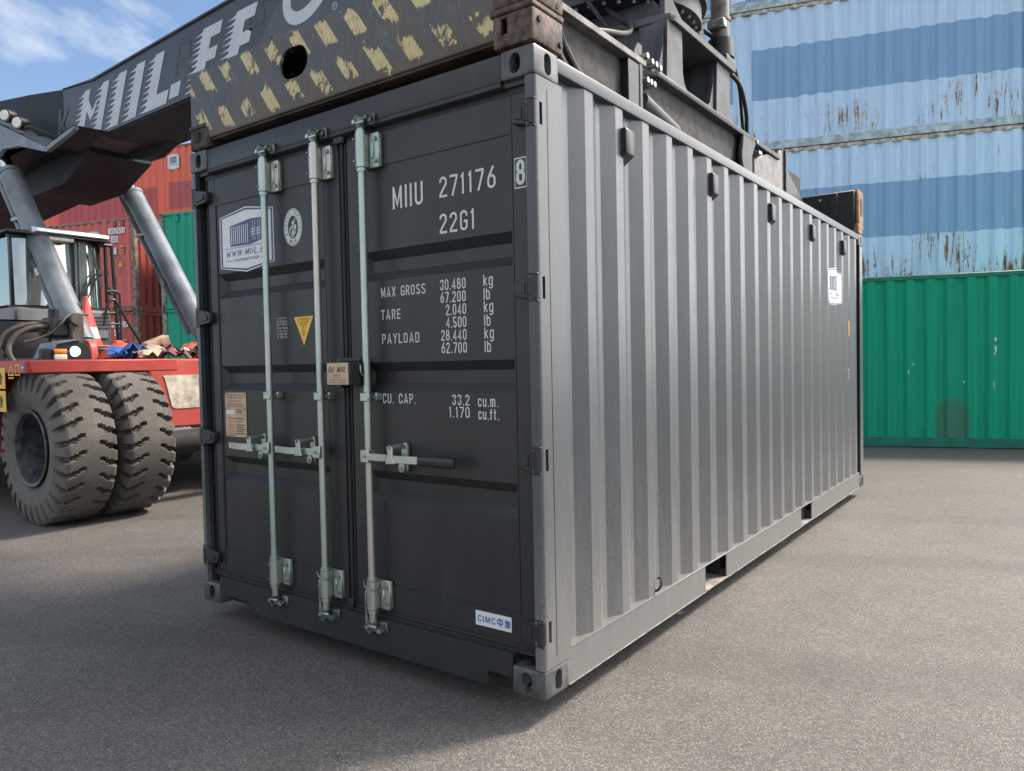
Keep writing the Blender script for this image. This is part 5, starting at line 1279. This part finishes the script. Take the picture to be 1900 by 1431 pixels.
rim.mat(M['rim']).lathe([(.328, -.20), (.318, -.10), (.312, .02), (.30, .07), (.20, .09), (.14, .085), (.13, .0), (.12, -.02), (.0, -.025)], (0, 0, 0), (0, 1, 0), 48)
rim.lathe([(.36, .25), (.33, .2), (.32, .07)], (0, 0, 0), (0, 1, 0), 40)
rim.mat(M['bolt'])
for k in range(14): t_ = 2*math.pi*k/14; rim.cyl((.245*math.cos(t_), .085, .245*math.sin(t_)), (.245*math.cos(t_), .045, .245*math.sin(t_)), .016, n=6)
rim_ob = rim.build('rim', M['rim'], wh)
for yw in (1.375, 4.175, 4.75):
    w2 = wh.copy(); scene.collection.objects.link(w2); w2.location = AX+Vector((0, yw, 0))-Vector(RO_); w2.rotation_euler = (0, R(5*yw), 0)
    for c_ in (tyre_ob, rim_ob):
        k2 = c_.copy(); scene.collection.objects.link(k2); k2.parent = w2

# ---- cab under the boom
m_ = MB().mat(M['cab'])
CX, CY0, CY1, CZ0, CZ1 = -9.62, 1.70, 2.98, 2.33, 3.30
m_.prism([(CY0, 1.60), (CY1, 1.60), (CY1, CZ0), (CY0, CZ0)], CX-1.7, CX+.05, 'x', .02)
m_.box(CX+.05, CX+.10, CY0+.05, CY1-.05, CZ0-.42, CZ0-.02, .02)
m_.mat(M['black'])
m_.box(CX+.10, CX+.16, CY0-.35, 2.12, 1.56, CZ0-.18, .06, seg=2).box(CX-.2, CX+.06, .9, CY0, 1.56, 2.05, .05, seg=2)
for k in range(4): m_.box(CX+.10, CX+.112, 2.16, 2.34, CZ0-.12-.05*k, CZ0-.10-.05*k).box(CX+.10, CX+.112, 2.60, 2.94, CZ0-.12-.05*k, CZ0-.10-.05*k)
m_.mat(M['void']).box(CX-1.6, CX-.08, CY0+.06, CY1-.06, CZ0, CZ1-.02)
m_.mat(M['black'])
for y in (CY0+.02, CY1-.02): m_.box(CX-.03, CX+.02, y-.014, y+.014, CZ0, CZ1)
for y in (CY0+.02, CY1-.02): m_.box(CX-1.66, CX-1.6, y-.03, y+.03, CZ0, CZ1)
m_.box(CX-.06, CX+.03, CY0, CY1, CZ0-.02, CZ0+.03).box(CX-.06, CX+.03, CY0, CY1, CZ1-.04, CZ1)
m_.box(CX-1.75, CX+.10, CY0-.05, CY1+.02, CZ1, CZ1+.06, .02)
cab = RB_(m_, 'cab', M['cab'])
m_ = MB().mat(M['lightbar']).prism([(CX+.12, CZ1+.02), (CX+.26, CZ1+.035), (CX+.26, CZ1+.085), (CX+.10, CZ1+.12)], 1.95, 2.90, 'y', .006)
m_.mat(M['clear']).box(CX+.04, CX+.20, 2.0, 2.45, CZ1-.055, CZ1-.002, .01); m_.mat(M['black']).box(CX+.0, CX+.22, 1.7, 2.9, CZ1+.0, CZ1+.018)
RB_(m_, 'roof_light', M['lightbar'], cab)
gl = MB().mat(M['glass']); v_ = []
for i in range(13):                                        # windscreen, slightly curved in plan
    y = CY0+.05+(2.52-CY0-.05)*i/12; bx = CX+.02+.05*math.sin(math.pi*i/12); v_ += [(bx, y, CZ0+.03), (bx-.03, y, CZ1-.04)]
gl.add(v_, [(2*i, 2*i+2, 2*i+3, 2*i+1) for i in range(12)]); RB_(gl, 'window', M['glass'], cab)
gl = MB().mat(M['glass']); v_ = []
for i in range(9):
    y = 2.66+(CY1-.03-2.66)*i/8; bx = CX+.06-.22*(i/8)**2.2; v_ += [(bx, y, CZ0+.03), (bx-.03, y, CZ1-.04)]
gl.add(v_, [(2*i, 2*i+2, 2*i+3, 2*i+1) for i in range(8)]); RB_(gl, 'window', M['glass'], cab)
gl = MB().mat(M['glass']).add([(CX-1.6, CY0+.01, CZ0+.03), (CX-.03, CY0+.01, CZ0+.03), (CX-.03, CY0+.01, CZ1-.04), (CX-1.6, CY0+.01, CZ1-.04)], [(0, 1, 2, 3)]); RB_(gl, 'window', M['glass'], cab)
M['pillar'] = simple('dark green grey pillar', (.05, .075, .065), .3, 0, .2, 8)
m_ = MB().mat(M['pillar']).box(CX-.04, CX+.055, 2.51, 2.67, CZ0, CZ1).box(CX+.0, CX+.07, 2.545, 2.60, CZ0, CZ1, .01); RB_(m_, 'pillar', M['pillar'], cab)
m_ = MB().mat(M['black']).tube([(CX+.10, 2.45, CZ0-.06), (CX+.12, 2.72, 2.80), (CX+.12, 2.80, 2.86)], .012).tube([(CX+.10, 2.55, CZ0-.06), (CX+.12, 2.80, 2.86)], .010)
m_.prism([(2.72, 3.16), (2.745, 3.16), (2.86, 2.66), (2.82, 2.64)], CX+.09, CX+.11, 'x').box(CX+.08, CX+.13, 2.77, 2.86, 2.82, 2.90, .01)
RB_(m_, 'wiper', M['black'], cab)
m_ = MB().mat(M['black'])
for a_, b_ in (((2.80, 3.27), (2.99, 3.27)), ((2.99, 3.27), (3.05, 1.75))): m_.tube([(CX+.12, *a_), (CX+.12, *b_)], .026)
m_.tube([(CX+.12, 3.03, 2.3), (CX+.12, 2.85, 2.28)], .02).box(CX+.10, CX+.14, 2.93, 3.0, 2.55, 2.66, .01)
RB_(m_, 'door_frame', M['black'], cab)
m_ = MB().mat(M['black'])
m_.tube([(-8.6, 2.47, 2.51), (-8.6, 2.58, 2.52), (-8.6, 2.63, 2.48), (-8.6, 2.64, 2.40), (-8.6, 2.64, 1.56)], .015).tube([(-8.6, 2.47, 2.08), (-8.6, 2.64, 2.08)], .013)
m_.tube([(-8.6, 2.42, 2.05), (-8.6, 2.47, 2.32), (-8.6, 2.53, 2.40), (-8.6, 2.60, 2.36), (-8.6, 2.74, 2.10), (-8.6, 2.92, 1.80), (-8.6, 2.98, 1.58)], .018)
RB_(m_, 'handrail', M['black'])

# ---- lamps, hoses and valve block behind the fender
m_ = MB().mat(M['black']).prism([(1.12, 1.565), (1.12, 1.64), (1.20, 1.77), (1.42, 1.80), (1.52, 1.75), (1.55, 1.70), (1.55, 1.565)], -7.42, -7.10, 'x', .01)
m_.mat(M['cylpaint']).prism([(1.10, 1.60), (1.18, 1.765), (1.44, 1.81), (1.44, 1.80), (1.20, 1.75), (1.12, 1.60)], -7.44, -7.08, 'x')
hb = RB_(m_, 'lamp_housing', M['black'])
RB_(MB().mat(M['lamp']).lathe([(.0, .02), (.036, .015), (.055, 0)], (-7.095, 1.385, 1.672), (1, -.25, 0), 24), 'headlight', M['lamp'], hb)
m_ = MB().mat(M['black']).box(-7.10, -7.00, 1.02, 1.24, 1.566, 1.70, .01); m_.mat(M['amber']).box(-7.0, -6.965, 1.125, 1.255, 1.645, 1.695, .012, seg=2); m_.mat(M['clear']).box(-7.0, -6.967, 1.125, 1.255, 1.572, 1.640, .012, seg=2)
RB_(m_, 'indicator_lamp', M['amber'])
m_ = MB().mat(M['hose'])
for k, (r_, dx) in enumerate(((.028, 0), (.030, .10), (.022, -.1))):
    x = -8.15+dx
    m_.tube([(x, 1.55+.05*k, 2.02-.03*k), (x, 1.35, 2.02-.04*k), (x, 1.14+.04*k, 1.94-.05*k), (x, 1.04+.06*k, 1.80-.03*k), (x+.05, 1.02+.06*k, 1.66), (x+.1, 1.05+.06*k, 1.56)], r_, 10)
m_.tube([(-8.0, 1.95, 2.15), (-7.95, 1.72, 2.13), (-7.92, 1.62, 2.05), (-7.95, 1.55, 1.95), (-8.0, 1.42, 1.86), (-8.05, 1.25, 1.80)], .018)
RB_(m_, 'hydraulic_hose', M['hose'])
m_ = MB().mat(M['black']).box(-8.25, -7.95, 1.50, 1.78, 1.86, 2.10, .03).cyl((-8.1, 1.60, 2.05), (-8.1, 1.60, 2.20), .06, n=12)
m_.mat(M['hose']).box(-8.02, -7.90, 1.70, 1.86, 1.78, 2.12, .02).cyl((-7.95, 1.76, 2.08), (-7.85, 1.76, 2.08), .07, n=14).cyl((-8.15, 1.45, 1.9), (-8.05, 1.62, 2.05), .035, n=10)
RB_(m_, 'valve_block', M['black'])
m_ = MB().mat(M['cylpaint']).box(-8.7, -8.45, .55, 1.18, 1.60, 1.72, .01).box(-8.6, -8.3, .56, 1.5, 1.566, 1.62, .005); m_.mat(M['bolt']).tube([(-8.2, .55, 1.76), (-8.2, .80, 1.74), (-8.15, .95, 1.70)], .02).tube([(-7.9, .60, 1.68), (-7.6, .78, 1.58)], .012)
RB_(m_, 'cross_tube', M['cylpaint'])

# ================================================================== traffic cone and scraps lying on the deck
M['conered'] = simple('faded red cone plastic', (.56, .065, .055), .5, 0, .12, 6, .03)
M['conewhite'] = simple('scuffed reflective white', (.62, .58, .52), .4, 0, .18, 14)
CC = Vector((-8.60, 2.20, 1.765)); CK = 1.1
m_ = MB().mat(M['conered'])
m_.lathe([(.165, .0), (.162, .03), (.140, .10)], CC, (0, 0, 1), 28); m_.mat(M['conewhite']).lathe([(.140, .10), (.108, .235)], CC, (0, 0, 1), 28)
m_.mat(M['conered']).lathe([(.108, .235), (.036, .53), (.030, .545), (.030, .59), (.022, .60), (0, .60)], CC, (0, 0, 1), 28)
m_.box(CC.x-.19, CC.x+.19, CC.y-.19, CC.y+.19, CC.z-.006, CC.z+.02, .01)
m_.mat(M['conewhite'])
rg = random.Random(3)
for k in range(5):
    a0 = -100+k*9; z0 = .36+.035*math.sin(k*2.1); rr = .108-(z0-.235)*.244
    m_.add([(CC.x+(.0025+.108-(z-.235)*.244)*math.cos(R(a)), CC.y+(.0025+.108-(z-.235)*.244)*math.sin(R(a)), CC.z+z) for a, z in ((a0, z0-.02), (a0+13, z0-.035), (a0+15, z0+.03), (a0+3, z0+.05))], [(0, 1, 2, 3)])
cone = m_.build('traffic_cone', M['conered'], None, (CC.x, CC.y, CC.z)); cone.location = CC; cone.scale = (CK, CK, CK)
tag(cone, 'faded red traffic cone with white band standing beside the crane cab', 'traffic cone')
SCR = {'blue': ((.05, .13, .42), 'crumpled blue scrap in the heap on the red deck'), 'brick': ((.36, .10, .075), 'crumpled brick-red scrap in the heap on the red deck'),
       'cream': ((.62, .52, .38), 'crumpled cream scrap in the heap on the red deck'), 'maroon': ((.16, .055, .050), 'crumpled dark-maroon scrap in the heap on the red deck')}
for k, v in SCR.items(): M['s'+k] = simple(k+' scrap paint', v[0], .5, 0, .15, 8, .06)
rg = random.Random(11)
order = ['blue', 'blue', 'blue', 'cream', 'blue', 'cream', 'maroon', 'cream', 'brick', 'maroon', 'brick', 'blue', 'brick', 'cream', 'brick', 'maroon', 'brick', 'brick', 'cream', 'maroon', 'blue', 'brick', 'brick']
for i, c in enumerate(order):
    px = -7.35+rg.uniform(-.28, .30); py = 1.98+.062*i+rg.uniform(-.03, .05); pz = 1.585+rg.uniform(0, .06)+(.06 if i % 3 == 1 else 0)
    w, h = rg.uniform(.14, .22), rg.uniform(.12, .20); vs = []; nx = 5
    for a in range(nx):
        for b in range(3): vs.append(((b/2-.5)*h*1.2+rg.uniform(-.02, .02), (a/(nx-1)-.5)*w*1.6, .065*(a % 2)+rg.uniform(-.01, .035)))
    fs = [(a*3+b, a*3+b+1, (a+1)*3+b+1, (a+1)*3+b) for a in range(nx-1) for b in range(2)]
    m_ = MB(); m_.add(vs+[(x, y, z-.008) for x, y, z in vs], fs+[tuple(15+q for q in f[::-1]) for f in fs])
    rim_ = [0, 3, 6, 9, 12, 13, 14, 11, 8, 5, 2, 1]
    m_.f += [(rim_[q], rim_[(q+1) % 12], 15+rim_[(q+1) % 12], 15+rim_[q]) for q in range(12)]; m_.m += [0]*12
    o = m_.build('metal_scrap', M['s'+c], smooth=0); o.location = (px, py, pz+.012); o.rotation_euler = (rg.uniform(-.25, .25), rg.uniform(-.3, .3), rg.uniform(-.7, .7))
    nth = order[:i+1].count(c); tot_ = order.count(c); ow = ('first', 'second', 'third', 'fourth', 'fifth', 'sixth', 'seventh', 'eighth', 'ninth')
    side_ = ow[nth-1]+' from the left' if nth <= (tot_+1)//2 else (ow[tot_-nth]+' from the right').replace('first from the right', 'rightmost')
    tag(o, SCR[c][1].replace(' in the heap on the red deck', '').replace('crumpled', 'crumpled piece of').replace(' scrap', ' scrap')+', '+side_.replace('first from the left', 'leftmost')+' of its colour in the deck heap', 'scrap', c+' scraps heaped on the deck')
# a folded orange red tarpaulin and a timber block on top of the heap
M['tarp'] = simple('orange red tarpaulin', (.72, .095, .04), .45, 0, .1, 8, .05); M['wood'] = simple('weathered timber', (.30, .225, .155), .75, 0, .3, 12, .2)
vs = []; n_ = 9
rg = random.Random(21)
for i in range(n_):
    for j in range(n_):
        u, v = i/(n_-1), j/(n_-1); hgt = .20*math.sin(math.pi*min(1, u*1.08))**.6*math.sin(math.pi*v)**.5+rg.uniform(-.018, .018)
        vs.append(((v-.5)*.40, (u-.5)*.46, max(.0, hgt)))
m_ = MB(); m_.add(vs, [(i*n_+j, (i+1)*n_+j, (i+1)*n_+j+1, i*n_+j+1) for i in range(n_-1) for j in range(n_-1)]); m_.add([(.2, -.23, -.003), (.2, .23, -.003), (-.2, .23, -.003), (-.2, -.23, -.003)], [(0, 1, 2, 3)])
o = m_.build('folded_tarpaulin', M['tarp'], smooth=0); o.location = (-7.75, 2.22, 1.60); tag(o, 'bright orange red folded tarpaulin beside the scrap heap', 'tarpaulin')
m_ = MB().mat(M['wood']).box(-.06, .06, -.17, .17, -.05, .05, .006); o = m_.build('timber_block', M['wood']); o.location = (-7.75, 2.66, 1.80); o.rotation_euler = (R(20), .1, .2); tag(o, 'short weathered timber block on top of the scrap heap', 'timber block')
